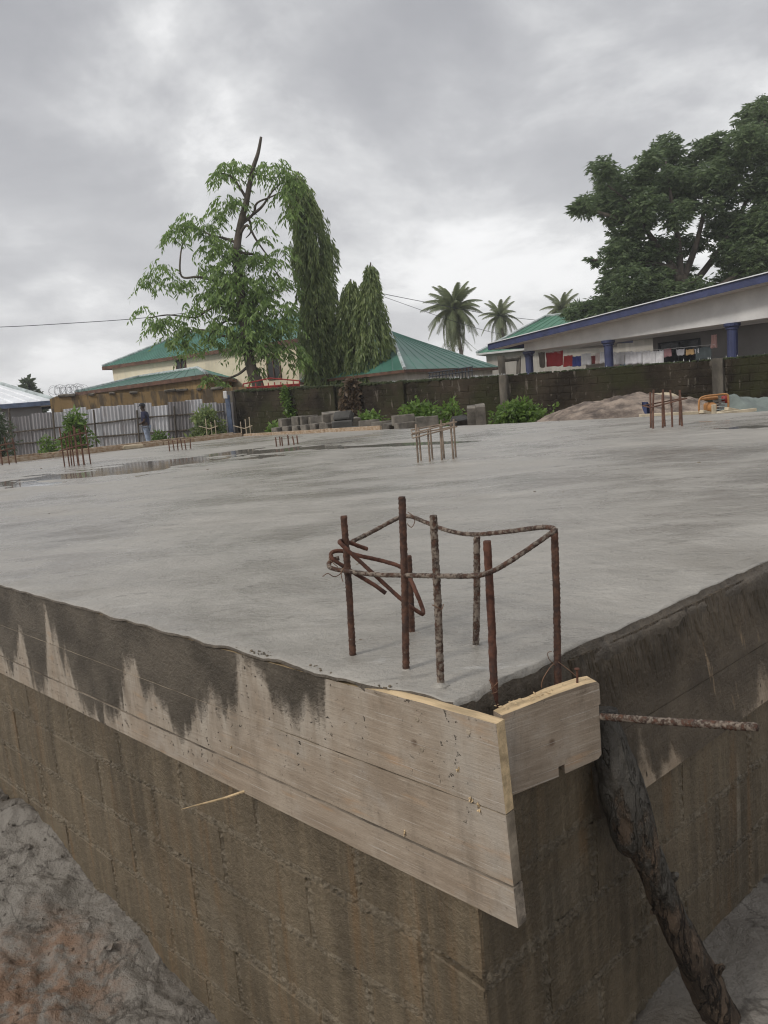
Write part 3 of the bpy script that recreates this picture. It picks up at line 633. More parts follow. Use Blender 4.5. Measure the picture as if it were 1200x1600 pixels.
for (px, py, s_) in ((807, 1262, .012), (800, 1246, .014), (748, 1262, .012), (738, 1248, .011), (716, 1203, .008), (632, 1298, .011), (362, 1166, .008)):
    if px < 780: x_, z_ = L_at(px, py); splinter(fl, x_, .001, z_, s_)
for (px, py) in ((652, 1124), (732, 1144), (659, 1171), (1, 1)):
    if px > 5:
        x_, z_ = L_at(px, py); m_ = MB(); m_.lathe((x_, .0005, z_), [(.006, 0), (.005, .0012), (.0025, .0016), (.0008, .001)], 8, mat=Matrix.Rotation(R_(-90), 3, 'X')); m_.part('nail_hole', 'stop_board_wood', fl, local=True)
x_, z_ = L_at(383, 1237); m_ = MB(); m_.tube([(x_, 0, z_+.002), (x_+.03, .05, z_-.006), (x_+.055, .11, z_-.004), (x_+.065, .16, z_+.002)], [.004, .0035, .0025, .001], 6); m_.part('splinter', 'raw_wood', fl, local=True)
# wet mortar crumbs left along the plank top near the corner
m_ = MB()
for k in range(150):
    x = random.uniform(.16, .75); s_ = random.uniform(.001, .0032)
    m_.bbox((x, random.uniform(-.045, -.008) if x < .5 else random.uniform(-.03, -.004), .001+s_*.4), (s_*2, s_*2, s_*1.4), s_*.4, Matrix.Rotation(random.uniform(0, 3), 3, 'Z'))
m_.part('mortar_crumb', 'wet_mortar', fl, local=True, kind='stuff')
fr = thing('plank_formwork', 'dark plank formwork on the right slab edge, smeared with combed wet cement', 'formwork', (KX, KY, 0), AV)
plank(fr, .41, 4.3, -.235, -.022, -1, .073, .026, 'plank_cement_right', seed=11, bow=.003, shear=.165)
plank(fr, .41, 4.3, -.398, -.2365, -1, .0735, .026, 'plank_cement_right', seed=12, bow=.003, shear=.165)
plank(fr, 4.303, VLEN, -.398, -.022, -1, .073, .026, 'plank_cement_right', seed=13, nx=60, shear=.165)
# short stop board across the open corner
pl_, pr_ = onz(806, 1108, -.03), onz(936, 1066, -.03); dirb = (pr_-pl_); blen = dirb.length; sb_a = math.atan2(dirb.y, dirb.x)
sb = thing('stop_board', 'short thick notched board with a nail in its pale sawn top', 'board', (pl_.x, pl_.y, -.03), sb_a)
def stopboard():
    x0, x1, zt, zb, th = -.035, blen, 0.0, -.178, .036
    nx = .5*(x1)+.0; prof = [(x0, zt-.004), (x0+.05, zt-.002), (.05, zt+.001), (.10, zt+.004), (x1-.04, zt+.006), (x1-.006, zt+.003), (x1+.001, zt-.004), (x1+.002, zt-.05), (x1-.003, zt-.052), (x1-.002, zb+.012), (x1-.012, zb+.004),
            (.118, zb), (.117, zb+.022), (.101, zb+.020), (.101, zb-.002), (x0, zb-.004)]
    m_ = MB(); n = len(prof); fr_ = [(x, -.000+.001*math.sin(x*90), z) for x, z in prof]; bk = [(x+.004, th, z+.004*math.sin(x*70)) for x, z in prof]
    fs = [tuple(range(n))[::-1], tuple(range(n, 2*n))] + [(i, (i+1) % n, (i+1) % n+n, i+n) for i in range(n)]
    m_.add(fr_+bk, fs)
    for i in range(n):
        if i in (0, 1, 2, 3, 4, 5): m_.mi[2+i] = 1
    return m_.part('plank', ['stop_plank', 'raw_wood'], sb, local=True)
stopboard()
m_ = MB(); m_.tube([(blen-.048, .016, -.01), (blen-.046, .016, .02), (blen-.046, .016, .036)], .0025, 8); m_.lathe((blen-.046, .016, .036), [(.006, 0), (.0065, .0015), (.005, .003)], 10); m_.part('nail', 'rebar_bare', sb, local=True)
m_ = MB()
for k in range(45):
    x = random.uniform(-.03, blen-.01); s_ = random.uniform(.0008, .0022); m_.bbox((x, random.uniform(.010, .034), .0055+s_*.2), (s_*4, s_*1.6, s_*.8), s_*.3, Matrix.Rotation(random.uniform(0, 3), 3, 'Z'))
m_.part('wood_chip', 'raw_wood', sb, local=True, kind='stuff')

# ------------------------------------------------------------------ reinforcing bars
def ribbed(mbx, pts, r, n=9, step=.0036, amp=.10, pitch=.011, seed=0):
    """round bar with rolled-on slanting ribs along a path"""
    pts = [Vector(p) for p in pts]; L = [0]
    for a, b_ in zip(pts, pts[1:]): L.append(L[-1]+(b_-a).length)
    tot = L[-1]; k = max(4, int(tot/step)); path = []; j = 0
    for i in range(k+1):
        s_ = tot*i/k
        while j < len(L)-2 and L[j+1] < s_: j += 1
        path.append(pts[j].lerp(pts[j+1], (s_-L[j])/max(1e-9, L[j+1]-L[j])))
    o = len(mbx.v); mbx.tube(path, r, n)
    for i in range(k+1):
        s_ = tot*i/k
        for q in range(n):
            an = 2*math.pi*q/n; rib = max(0, math.cos(2*math.pi*(s_/pitch) + an*2*(1 if q < n/2 else -1)))**2
            f = 1-amp*.5 + amp*1.4*rib + .12*fbm(s_*60+seed, q*.7, seed, 3)
            if i == 0 or i == k: f *= .93
            v = Vector(mbx.v[o+i*n+q]); mbx.v[o+i*n+q] = tuple(path[i]+(v-path[i])*f)
cage = thing('rebar_cage', 'rusty bare column bars with a bent stirrup ring at the near slab corner', 'rebar', (.1, 1.7, 0))
bars = [((551, 1029), (537, 806), 0, 0, 'rebar_rust'), ((634, 1049), (628, 776), 0, 0, 'rebar_rust'), ((688, 1070), (677, 805), 0, 0, 'rebar_crusted'), ((743, 1011), (745, 838), 0, 0, 'rebar_crusted'),
        ((772, 1096), (761, 845), -.04, .0, 'rebar_bare'), ((871, 1060), (866, 826), -.035, .02, 'rebar_rust'), ((643, 991), (638, 868), 0, 0, 'rebar_rust')]
for i, (pb, pt, z, dy, mt) in enumerate(bars):
    B = onz(pb[0], pb[1], z); T = atY(pt[0], pt[1], B.y+dy); m_ = MB(); dn = (B-T).normalized()
    ribbed(m_, [B+dn*.12, B.lerp(T, .5)+Vector((.002, 0, 0)), T], .0084 if i != 4 else .0088, 10, amp=.10 if i != 4 else .03, seed=i*3.1); m_.part('bar', mt, cage, smooth=True)
for i, (pb, pt, z, dy, mt) in enumerate(bars):
    if z == 0:
        B = onz(pb[0], pb[1], 0); m_ = MB(); m_.lathe((B.x, B.y, -.004), [(.022, 0), (.016, .005), (.0115, .008), (.0092, .011), (.0085, .0115)], 22)
        for q_ in range(len(m_.v)):
            p = Vector(m_.v[q_]); d_ = p-Vector((B.x, B.y, p.z)); f_ = 1+.45*fbm(p.x*70, p.y*70, i, 3) if d_.length > .011 else 1; m_.v[q_] = (B.x+d_.x*f_, B.y+d_.y*f_, p.z*(1+.4*fbm(p.x*80, p.y*80, 3, 2)))
        m_.part('cement_collar', 'slab_concrete', cage, smooth=True)
def P(a, Y): return atY(a[0], a[1], Y)
ring = [((549, 847), 1.90), ((585, 829), 1.95), ((621, 810), 2.0), ((641, 807), 1.985), ((665, 816), 1.95), ((700, 829), 1.89), ((737, 835), 1.845), ((790, 831), 1.76), ((836, 825), 1.66), ((858, 824), 1.605), ((867, 828), 1.575), ((858, 835), 1.56), ((840, 848), 1.55), ((803, 873), 1.525), ((775, 890), 1.50),
        ((757, 897), 1.49), ((737, 900), 1.50), ((690, 900), 1.565), ((641, 899), 1.665), ((590, 898), 1.74), ((545, 893), 1.785), ((519, 888), 1.80), ((514, 883), 1.82), ((517, 876), 1.835), ((530, 872), 1.84)]
m_ = MB(); ribbed(m_, smooth_path([P(*q) for q in ring], 5), .0056, 8, amp=.10, pitch=.009, seed=5); m_.part('stirrup', 'rebar_crusted', cage, smooth=True, label='cement-crusted stirrup ring bent round the bars')
bent = [((574, 858), 1.86), ((560, 853), 1.85), ((541, 846), 1.83), ((531, 846), 1.79), ((536, 853), 1.775), ((572, 886), 1.775), ((630, 939), 1.755), ((652, 955), 1.76), ((661, 959), 1.765), ((660, 950), 1.785), ((650, 925), 1.80), ((641, 905), 1.83), ((628, 887), 1.84), ((600, 877), 1.85), ((560, 868), 1.86), ((535, 861), 1.85), ((521, 862), 1.84), ((517, 867), 1.835), ((522, 875), 1.83), ((545, 890), 1.83), ((583, 913), 1.82), ((603, 927), 1.815)]
m_ = MB(); ribbed(m_, smooth_path([P(*q) for q in bent], 5), .0052, 8, amp=.08, pitch=.009, seed=8); m_.part('stirrup', 'rebar_bare', cage, smooth=True, label='rust brown stirrup bent down into a slanting loop')
def wire(pts, r=.0011):
    m_ = MB(); m_.tube(smooth_path([P(*q) for q in pts], 6), r, 5); m_.part('tie_wire', 'tie_wire', cage, smooth=True)
wire([((504, 901), 1.76), ((512, 896), 1.765), ((522, 901), 1.77), ((531, 897), 1.78), ((536, 888), 1.79)]); wire([((538, 886), 1.78), ((533, 897), 1.775), ((536, 909), 1.77)]); wire([((637, 800), 1.96), ((645, 806), 1.95), ((648, 815), 1.95), ((643, 824), 1.95), ((636, 818), 1.95)])
wire([((520, 862), 1.82), ((514, 872), 1.80), ((521, 880), 1.79), ((528, 886), 1.79)]); wire([((866, 1036), 1.60), ((858, 1045), 1.58), ((848, 1062), 1.57), ((846, 1075), 1.57)]); wire([((872, 1034), 1.60), ((888, 1046), 1.575), ((900, 1056), 1.565)], .0009); wire([((868, 1040), 1.6), ((858, 1030), 1.59), ((856, 1020), 1.585), ((862, 1018), 1.585)], .0009); wire([((675, 945), 1.575), ((684, 949), 1.57), ((690, 952), 1.57), ((693, 944), 1.575)])
wire([((764, 1062), 1.49), ((770, 1072), 1.485), ((777, 1080), 1.485), ((768, 1084), 1.485)], .0009); wire([((766, 1078), 1.49), ((774, 1070), 1.485), ((778, 1066), 1.485)], .0009)
# bar poking out sideways past the stop board
m_ = MB(); hs, he = atY(925, 1118, 1.62), atY(1183, 1136, 1.30); dd = (hs-he).normalized()
ribbed(m_, [hs+dd*.25, hs.lerp(he, .5)+Vector((0, 0, -.002)), he], .0080, 10, amp=.12, seed=2)
m_.top('rebar', 'rebar_crusted', tuple(hs), 'single crusted reinforcing bar sticking out sideways beyond the notched board', 'rebar', smooth=True)

# ------------------------------------------------------------------ leaning timber prop
pp = [((945, 1110), 1.66, .028), ((952, 1165), 1.655, .040), ((968, 1215), 1.65, .046), ((984, 1265), 1.65, .046), ((1002, 1315), 1.655, .042), ((1022, 1360), 1.66, .034), ((1042, 1410), 1.67, .035), ((1064, 1458), 1.68, .037), ((1088, 1508), 1.70, .040), ((1108, 1550), 1.715, .043), ((1126, 1590), 1.73, .046), ((1150, 1650), 1.75, .047), ((1180, 1720), 1.77, .047)]
ctr = smooth_path([P(q, y_) for q, y_, r_ in pp], 20); rads = []
for i in range(len(ctr)):
    t = i/20; k = min(int(t), len(pp)-2); rads.append(pp[k][2]*(1-(t-k))+pp[k+1][2]*(t-k))
prop_loc = tuple(ctr[-1]); prop = thing('timber_prop', 'leaning rough tree-pole prop with peeling bark, cement-grey at its upper end', 'prop', prop_loc)
m_ = MB(); m_.tube(ctr, rads, 48)
for i in range(len(m_.v)):
    p = Vector(m_.v[i]); c = ctr[i//48]; r = (p-c)
    f = 1+.16*fbm(p.x*14, p.y*14, p.z*5, 4)+.10*fbm(p.x*60+p.z*18, p.y*60, p.z*14, 5)+.10*max(-.25, min(.25, fbm(p.x*30-p.z*9, p.y*30, p.z*5+9, 3))); m_.v[i] = tuple(c+r*f)
m_.part('pole', 'prop_bark', prop, smooth=True)
st = [((952, 1215), 1.645, .028), ((966, 1265), 1.64, .032), ((977, 1305), 1.64, .030), ((986, 1336), 1.645, .020)]
m_ = MB(); m_.tube(smooth_path([P(q, y_) for q, y_, r_ in st], 5), [.022, .026, .029, .031, .032, .033, .033, .033, .032, .032, .031, .029, .027, .022, .017, .012], 14)
for i in range(len(m_.v)): p = Vector(m_.v[i]); m_.v[i] = tuple(p+Vector((1, .4, 0))*.006*fbm(p.x*20, p.y*20, p.z*14, 4))
m_.part('side_stub', 'prop_bark', prop, smooth=True)
for (q0, q1, y_, s_) in (((1048, 1372), (1058, 1366), 1.64, .008), ((1116, 1518), (1130, 1510), 1.675, .010), ((1030, 1420), (1018, 1426), 1.65, .007)):
    a, b_ = P(q0, y_+.02), P(q1, y_); m_ = MB(); m_.tube([a, a.lerp(b_, .6), b_], [s_*1.6, s_*1.1, s_*.7], 8, wob=.25); m_.part('twig_stub', 'prop_bark', prop)
c = onz(1152, 1443, -1.03); m_ = MB(); m_.bbox((0, 0, 0), (.032, .02, .012), .005, jit=.004); m_.add([(-.01, -.01, .004), (.012, -.008, .006), (.016, .01, .014), (-.006, .012, .016)], [(0, 1, 2, 3)])
m_.v = [(a+c.x, b_+c.y, d_+c.z) for a, b_, d_ in m_.v]; m_.top('plastic_scrap', 'plastic_green', tuple(c), 'small crumpled green plastic scrap on the dark ground behind the prop', 'litter')

# ================================================================== beyond the slab
# ------------------------------------------------------------------ smaller rebar cages standing on the slab
def small_cage(px, py, n, hpx, label, wpx=30, ringat=None, tilt=0, mat='rebar_far', r=.011, z=0, group='rebar stubs on the slab', rows=2):
    B = onz(px, py, z); sc = B.y/1200; root = thing('rebar_cage', label, 'rebar', tuple(B), 0, group)
    W = wpx*sc; H = hpx*sc; D = .20; tops = []
    nf = (n+1)//2 if rows == 2 else n
    for k in range(n):
        row = 0 if k < nf else 1; kk = k if row == 0 else k-nf; m_ = max(1, (nf if row == 0 else n-nf)-1)
        x = -W/2 + W*kk/m_ + (.04 if row else 0); y = D*row*.9
        h = H*random.uniform(.86, 1.05); tx = random.uniform(-.02, .02)+tilt*h
        m_ = MB(); m_.tube([(x, y, -.08), (x+tx*.5, y, h*.5), (x+tx, y+random.uniform(-.02, .02), h)], r, 6); m_.part('bar', mat, root, local=True); tops.append((x+tx, y, h))
    if ringat:
        for q in ringat:
            zr = H*q; m_ = MB(); c = [(-W/2-.03, -.03, zr-.02), (W/2+.05, -.03, zr+.05), (W/2+.05, D+.03, zr+.04), (-W/2-.03, D+.03, zr), (-W/2-.03, -.03, zr-.02)]
            m_.tube(c, r*.75, 6); m_.part('stirrup', mat, root, local=True)
    return root
simple('rebar_far_pale', (.22, .17, .13), .85, 9, .4)
small_cage(681, 721, 8, 60, 'eight thin column bars with a tilted tie ring in the middle of the slab', 56, [.72, .84], r=.0095, mat='rebar_far_pale')
small_cage(1043, 668, 7, 58, 'straight brown column bars on the slab in front of the sand heap', 46, [.62], r=.011)
small_cage(116, 728, 9, 60, 'dense rusty cluster of column bars near the left puddle', 30, [.45, .75], r=.011)
small_cage(4, 727, 5, 42, 'column bars cut off by the left frame edge', 22, [.5, .7], r=.012)
small_cage(446, 696, 7, 15, 'very short row of bar stubs beside the far kerb', 28, None, r=.012)
small_cage(278, 704, 6, 18, 'short red-brown bar stubs on the slab near the standing person', 26, None, r=.012)
def pale_cross(px, py, label):
    B = atY(px, py, 20.5); B.z = ground_h(B.x, B.y); root = thing('rebar_cage', label, 'rebar', tuple(B), 0, 'pale starter bars beyond the slab'); top_ = atY(px, py-38, 20.5).z-B.z
    for dx in (-.10, .03, .14): m_ = MB(); m_.tube([(dx, 0, -.1), (dx+.02, 0, top_*random.uniform(.85, 1.02))], .012, 6); m_.part('bar', 'pale_bar', root, local=True)
    m_ = MB(); m_.tube([(-.28, 0, top_*.80), (0, 0, top_*.70), (.22, 0, top_*.76)], .012, 6); m_.part('crossbar', 'pale_bar', root, local=True)
simple('pale_bar', (.45, .38, .28), .8, 9, .3)
pale_cross(330, 690, 'pale crossed starter bars in front of the creeper-grown fence end'); pale_cross(384, 690, 'pale crossed starter bars before the blue-post wall end')

# ------------------------------------------------------------------ kerb planks along the far left edges
kb = thing('kerb_planks', 'orange-brown edge boards along the far rim of the slab', 'boards', tuple(P_far))
def edge_boards(a, b_, out, seglen, z0, z1, th, until=1.0):
    d_ = b_-a; L = d_.length*until; d_ = d_.normalized(); rot = Matrix.Rotation(math.atan2(d_.y, d_.x), 3, 'Z'); x = 0
    while x < L:
        l = min(seglen*random.uniform(.85, 1.1), L-x); c = a+d_*(x+l/2)+out*(.02+random.uniform(0, .02)); m_ = MB()
        m_.bbox((c.x, c.y, (z0+z1)/2+random.uniform(-.01, .012)), (l-.012, th, z1-z0), .006, rot @ Matrix.Rotation(random.uniform(-.008, .008), 3, 'Y'), jit=.004); m_.part('plank', 'kerb_wood', kb); x += l
Pul = KV+ud*ULEN
edge_boards(Pul, P_far, ud, 2.6, -.2, .095, .05); edge_boards(P_far, KV+vd*VLEN, vd, 2.8, -.2, .075, .05, .30); edge_boards(Pul+ud*.35, P_far+ud*.35, ud, 3.1, -.3, .12, .05)
m_ = MB(); c = onz(207, 700, .02); m_.bbox((c.x, c.y, .05), (.45, .2, .10), .02, Matrix.Rotation(.6, 3, 'Z'), jit=.02); m_.top('plank_offcut', 'sand_pale', tuple(c), 'pale orange offcut lying on the far left kerb near the person', 'offcut')

# ------------------------------------------------------------------ mossy block wall
WL, WR = atY(362, 612, 31.0), atY(1122, 562, 20.3)
wdir = Vector((WR.x-WL.x, WR.y-WL.y, 0)); wlen = wdir.length; wdir.normalize(); wn = Vector((wdir.y, -wdir.x, 0))   # wn faces the camera
wang = math.atan2(wdir.y, wdir.x)
def wall_top(t):  # t metres from the left end
    tm = [(0, WL.z), (wlen*.30, 1.17), (wlen*.62, .99), (wlen, WR.z), (wlen*1.6, .80)]
    for (a, za), (b_, zb) in zip(tm, tm[1:]):
        if t <= b_: return za+(zb-za)*(t-a)/(b_-a)
    return tm[-1][1]
WTOT = wlen+7.5
wall = thing('block_wall', 'tall dark moss-blackened block wall behind the slab', 'wall', (WL.x, WL.y, -.6), 0)
m_ = MB(); H = .21; BL = .42
t = 0
core = MB(); nseg = 60
for i in range(nseg):
    t0, t1 = WTOT*i/nseg, WTOT*(i+1)/nseg; z0, z1 = wall_top(t0), wall_top(t1); a = WL+wdir*t0; b_ = WL+wdir*t1
    f = [Vector((a.x, a.y, -1.3)), Vector((b_.x, b_.y, -1.3)), Vector((b_.x, b_.y, z1-.015)), Vector((a.x, a.y, z0-.015))]
    f2 = [p-wn*.14 for p in f]; core.add(f+f2, [(0, 1, 2, 3), (7, 6, 5, 4), (3, 2, 6, 7), (0, 3, 7, 4), (1, 5, 6, 2)])
core.part('core', 'mossy_block', wall)
rot = Matrix.Rotation(wang, 3, 'Z')
for r in range(12):
    t = -.2*(r % 2)
    while t < WTOT:
        tc_ = t+BL/2; z = wall_top(max(0, tc_))-H*(r+.5)
        if z > -1.0 and 0.02 < tc_ < WTOT:
            c = WL+wdir*tc_+wn*random.uniform(-.055, -.043); sl = math.atan2(wall_top(tc_+.5)-wall_top(tc_), .5)
            m_.bbox((c.x, c.y, z), (BL-.02, .12, H-.018), .012, rot @ Matrix.Rotation(-sl, 3, 'Y'), jit=.004)
        t += BL
m_.part('blockwork', 'mossy_block', wall, kind='stuff')
for tf, mt in ((.0, 'mossy_pier'), (wlen*.285, 'mossy_block'), (wlen*.66, 'mossy_pier'), (wlen*1.0, 'mossy_pier'), (wlen*1.32, 'mossy_pier'), (wlen*.45, 'mossy_block')):
    c = WL+wdir*tf+wn*.03; h = wall_top(tf)+1.3; p_ = MB(); p_.bbox((c.x, c.y, -1.3+h/2+.02), (.26, .22, h+.03), .015, rot, jit=.01); p_.part('pier', mt, wall)
# moss cushions, grass and broken bottle glass bedded along the coping
mo = MB(); gl = MB()
for k in range(900):
    t = random.uniform(.2, WTOT); z = wall_top(t); c = WL+wdir*t-wn*random.uniform(0, .12); s_ = random.uniform(.02, .06)*(1.6 if t < wlen*.55 else .8)
    mo.bbox((c.x, c.y, z+s_*.2), (s_*2.2, s_*2, s_*1.2), s_*.35, Matrix.Rotation(random.uniform(0, 3), 3, 'Z'), jit=s_*.2)
for k in range(260):
    t = random.uniform(wlen*.42, wlen*.66 if k < 150 else WTOT); c = WL+wdir*t-wn*random.uniform(.02, .12); s_ = random.uniform(.02, .05); z = wall_top(t); a = random.uniform(0, 6)
    q = Vector((math.cos(a), math.sin(a), 0))*s_*.5; gl.add([c*1+q+Vector((0, 0, z-c.z)), c-q+Vector((0, 0, z-c.z)), c+Vector((random.uniform(-.02, .02), 0, z-c.z+s_*2.2)), c+Vector((.012, .012, z-c.z))], [(0, 1, 2), (1, 3, 2), (3, 0, 2)])
mo.part('moss', 'wall_moss', wall, kind='stuff'); simple('broken_glass', (.5, .52, .52), .25, 8, .2); gl.part('glass_shards', 'broken_glass', wall, kind='stuff')
# cement post standing against the wall
c0, c1 = atY(786, 655, 24.6), atY(783, 556, 24.6); c0.z = -.7; ps = thing('timber_post', 'weathered grey post standing up against the mossy wall', 'post', tuple(c0))
m_ = MB(); m_.tube([c0, c0.lerp(c1, .3)+Vector((-.04, 0, 0)), c0.lerp(c1, .6)+Vector((.03, 0, 0)), c1], [.16, .11, .10, .12], 8, wob=.08); m_.part('shaft', 'mossy_pier', ps)
m_ = MB(); a, b_ = atY(783, 563, 24.6), atY(812, 560, 24.8); m_.tube([a, b_], .07, 6); m_.part('crosspiece', 'mossy_pier', ps)
a, b_ = atY(810, 585, 24.8), atY(811, 556, 24.8); m_ = MB(); m_.tube([a, b_], .07, 6); m_.part('crosspiece', 'mossy_pier', ps)
# blue gate post at the wall's left end
g0 = atY(361, 690, 30.4); g0.z = -.6; gp = thing('gate_post', 'blue-grey steel gate post at the left end of the mossy wall', 'post', tuple(g0)); g1 = atY(357, 617, 30.4)
m_ = MB(); m_.bbox(((g0.x+g1.x)/2, g0.y, (g0.z+g1.z)/2), (.17, .15, g1.z-g0.z), .01); m_.part('shaft', 'blue_grey', gp) if 'blue_grey' in MATS or simple('blue_grey', (.09, .12, .19), .6, 4, .3) else None
m_ = MB(); a = atY(352, 617, 30.2); m_.bbox(tuple(a), (.14, .12, .30), .02); m_.part('lamp_box', 'white_paint', gp)

# ------------------------------------------------------------------ corrugated zinc fence
YF = 30.6
fence = thing('zinc_fence', 'patched corrugated zinc sheet fence with pole rails on the left', 'fence', tuple(atY(180, 690, YF)))
tops_px = [(-70, 655), (-30, 650), (0, 648), (20, 650), (48, 648), (75, 646), (98, 641), (130, 640), (158, 640), (182, 634), (210, 631), (232, 631), (262, 631), (290, 628), (312, 625), (335, 630), (360, 631)]
for i in range(len(tops_px)-1):
    (xa, ya), (xb, yb) = tops_px[i], tops_px[i+1]; yt = (ya+yb)/2+random.uniform(-4, 4)
    a = atY(xa-2, yt, YF); b_ = atY(xb+3, yt, YF); W = b_.x-a.x; zt = (a.z+b_.z)/2; nw = max(3, int(W/.125)); nx = nw*6
    lean = random.uniform(-.035, .035); m_ = MB(); yo = YF+(.02 if i % 2 else -.02); tilt = random.uniform(-.05, .05)
    m_.grid(nx+1, 3, lambda u, v, a=a, W=W, zt=zt, nw=nw, lean=lean, yo=yo, tilt=tilt: (a.x+u*W+lean*(v-.5)*2+.09*v-.05, yo+.028*math.sin(u*nw*2*math.pi), -.62+v*(zt+.62)+tilt*(u-.5)*v))
    m_.part('sheet', 'zinc_sheet', fence, smooth=True)
for zf, pts in ((0, [(-40, 700), (60, 691), (150, 682), (230, 676), (330, 669)]), (1, [(-40, 681), (30, 675), (95, 668), (160, 660), (230, 652), (350, 642)])):
    m_ = MB(); m_.tube([atY(x, y+random.uniform(-1, 1), YF-.07) for x, y in pts], .032, 6, wob=.15); m_.part('rail', 'bark', fence)
for px in (14, 82, 146, 214, 272, 322):
    a = atY(px+4, 700, YF-.13); b_ = atY(px, 636+random.uniform(-4, 6), YF-.13); a.z = -.75; m_ = MB(); m_.tube([a, b_], .038, 6, wob=.15); m_.part('post', 'bark', fence)
# stained ochre wall behind the fence
YO = 33.0; a = atY(88, 619, YO); b_ = atY(362, 606, YO); ow = thing('ochre_wall', 'ochre plastered wall streaked black behind the zinc fence', 'wall', (a.x, YO, -.6))
m_ = MB(); a_3 = a.x-.3; m_.add([(a_3, YO, -.8), (b_.x+.6, YO, -.8), (b_.x+.6, YO, b_.z), (a.x, YO, a.z), (a_3, YO, a.z-.1)]+[(a_3, YO+.2, -.8), (b_.x+.6, YO+.2, -.8), (b_.x+.6, YO+.2, b_.z), (a.x, YO+.2, a.z), (a_3, YO+.2, a.z-.1)], [(0, 1, 2, 3, 4), (9, 8, 7, 6, 5), (3, 2, 7, 8), (4, 3, 8, 9), (1, 6, 7, 2)]); m_.part('plaster', 'ochre_stained', ow)
m_ = MB()
for k in range(14): m_.bbox((a.x+(b_.x-a.x)*random.random(), YO-.05, 0), (random.uniform(.2, .5), .12, .10), .03, jit=.02); q = m_.v[-24:]; t_ = (q[0][0]-a.x)/(b_.x-a.x); zz_ = a.z+(b_.z-a.z)*t_; m_.v[-24:] = [(p[0], p[1], p[2]+zz_) for p in q]
m_.part('coping_stones', 'mossy_pier', ow, kind='stuff')
# coils of razor wire on top of the ochre wall's left part
rz = MB(); pts = []; a0 = atY(70, 622, YO); 
for k in range(260):
    t = k/260; c = atY(84+46*t, 616-3*t, YO); an = k*.50; pts.append((c.x+.20*math.cos(an)*(1+.4*math.sin(k*.13)), YO+.2*math.sin(an*.5)*.3, c.z+.12+.20*math.sin(an)*(1+.35*math.sin(k*.21))))
rz.tube(pts, .005, 4); rz.top('razor_wire', 'steel_dark', (a0.x, YO, a0.z), 'loose coil of razor wire on top of the ochre wall', 'wire')

# ------------------------------------------------------------------ buildings
def ribs_on(quad, n, h, wdt):
    """raised seams running up a roof slope: quad = eave a, eave b, top b, top a"""
    out = MB(); a, b_, tb, ta = [Vector(q) for q in quad]; nn = (b_-a).cross(ta-a).normalized()
    if nn.z < 0: nn = -nn
    for k in range(1, n):
        t = k/n; p = a.lerp(b_, t); q = ta.lerp(tb, t); d = (b_-a).normalized()*wdt
        out.add([p-d, p+d, q+d, q-d, p+nn*h, q+nn*h], [(0, 4, 5, 3), (4, 1, 2, 5), (0, 1, 4), (2, 3, 5)])
    return out
def hip_house(name, label, corners, zb, apex, over, roofm, wallm, wall_in=.5, fascia=None, nribs=16, fh=.16):
    """corners: eave corners in plan order (Vectors with eave z); apex: list of ridge points (1 or 2)"""
    base = sum(corners, Vector((0, 0, 0)))/len(corners); root = thing(name, label, 'house', (base.x, base.y, zb))
    C4 = [c.copy() for c in corners]; inn = [c+(base-c).normalized()*wall_in for c in C4]
    w_ = MB(); n = len(inn)
    w_.add([Vector((p.x, p.y, zb)) for p in inn]+[Vector((p.x, p.y, p.z-.02)) for p in inn], [(i, (i+1) % n, (i+1) % n+n, i+n) for i in range(n)]); w_.part('wall', wallm, root)
    rf = MB(); ap = apex if len(apex) == 2 else [apex[0], apex[0]]
    quads = [(C4[0], C4[1], ap[1], ap[0]), (C4[1], C4[2], ap[1], ap[1]), (C4[2], C4[3], ap[0], ap[1]), (C4[3], C4[0], ap[0], ap[0])]
    vs = C4+[ap[0], ap[1]]; low_ = [c-Vector((0, 0, .06)) for c in C4]
    rf.add(vs+low_, [(0, 1, 5, 4), (1, 2, 5), (2, 3, 4, 5), (3, 0, 4), (6, 7, 8, 9), (0, 6, 7, 1), (1, 7, 8, 2), (2, 8, 9, 3), (3, 9, 6, 0)]); roof = rf.part('roof', roofm, root)
    for q in quads:
        if nribs: r_ = ribs_on(q, nribs, .03, .035); r_.part('roof_seams', roofm, roof, kind='stuff') if r_.v else None
    for a_, b_ in ((C4[0], ap[0]), (C4[1], ap[1]), (C4[3], ap[0]), (ap[0], ap[1])):
        if (a_-b_).length > .05: m_ = MB(); m_.tube([a_+Vector((0, 0, .03)), b_+Vector((0, 0, .03))], .09, 6); m_.part('ridge_cap', 'roof_cap', roof)
    if fascia:
        for i in range(n):
            a_, b_ = C4[i], C4[(i+1) % n]; d_ = (b_-a_); m_ = MB(); up_ = Vector((0, 0, fh)); o_ = Vector((d_.y, -d_.x, 0)).normalized()*.025
            if o_.dot((a_+b_)/2-base) < 0: o_ = -o_
            m_.add([a_-up_, b_-up_, b_-Vector((0, 0, .01)), a_-Vector((0, 0, .01)), a_-up_+o_, b_-up_+o_, b_+o_-Vector((0, 0, .01)), a_+o_-Vector((0, 0, .01))], [(4, 5, 6, 7), (3, 2, 1, 0), (0, 1, 5, 4), (7, 6, 2, 3), (0, 4, 7, 3), (1, 2, 6, 5)]); m_.part('fascia', fascia, root)
    return root
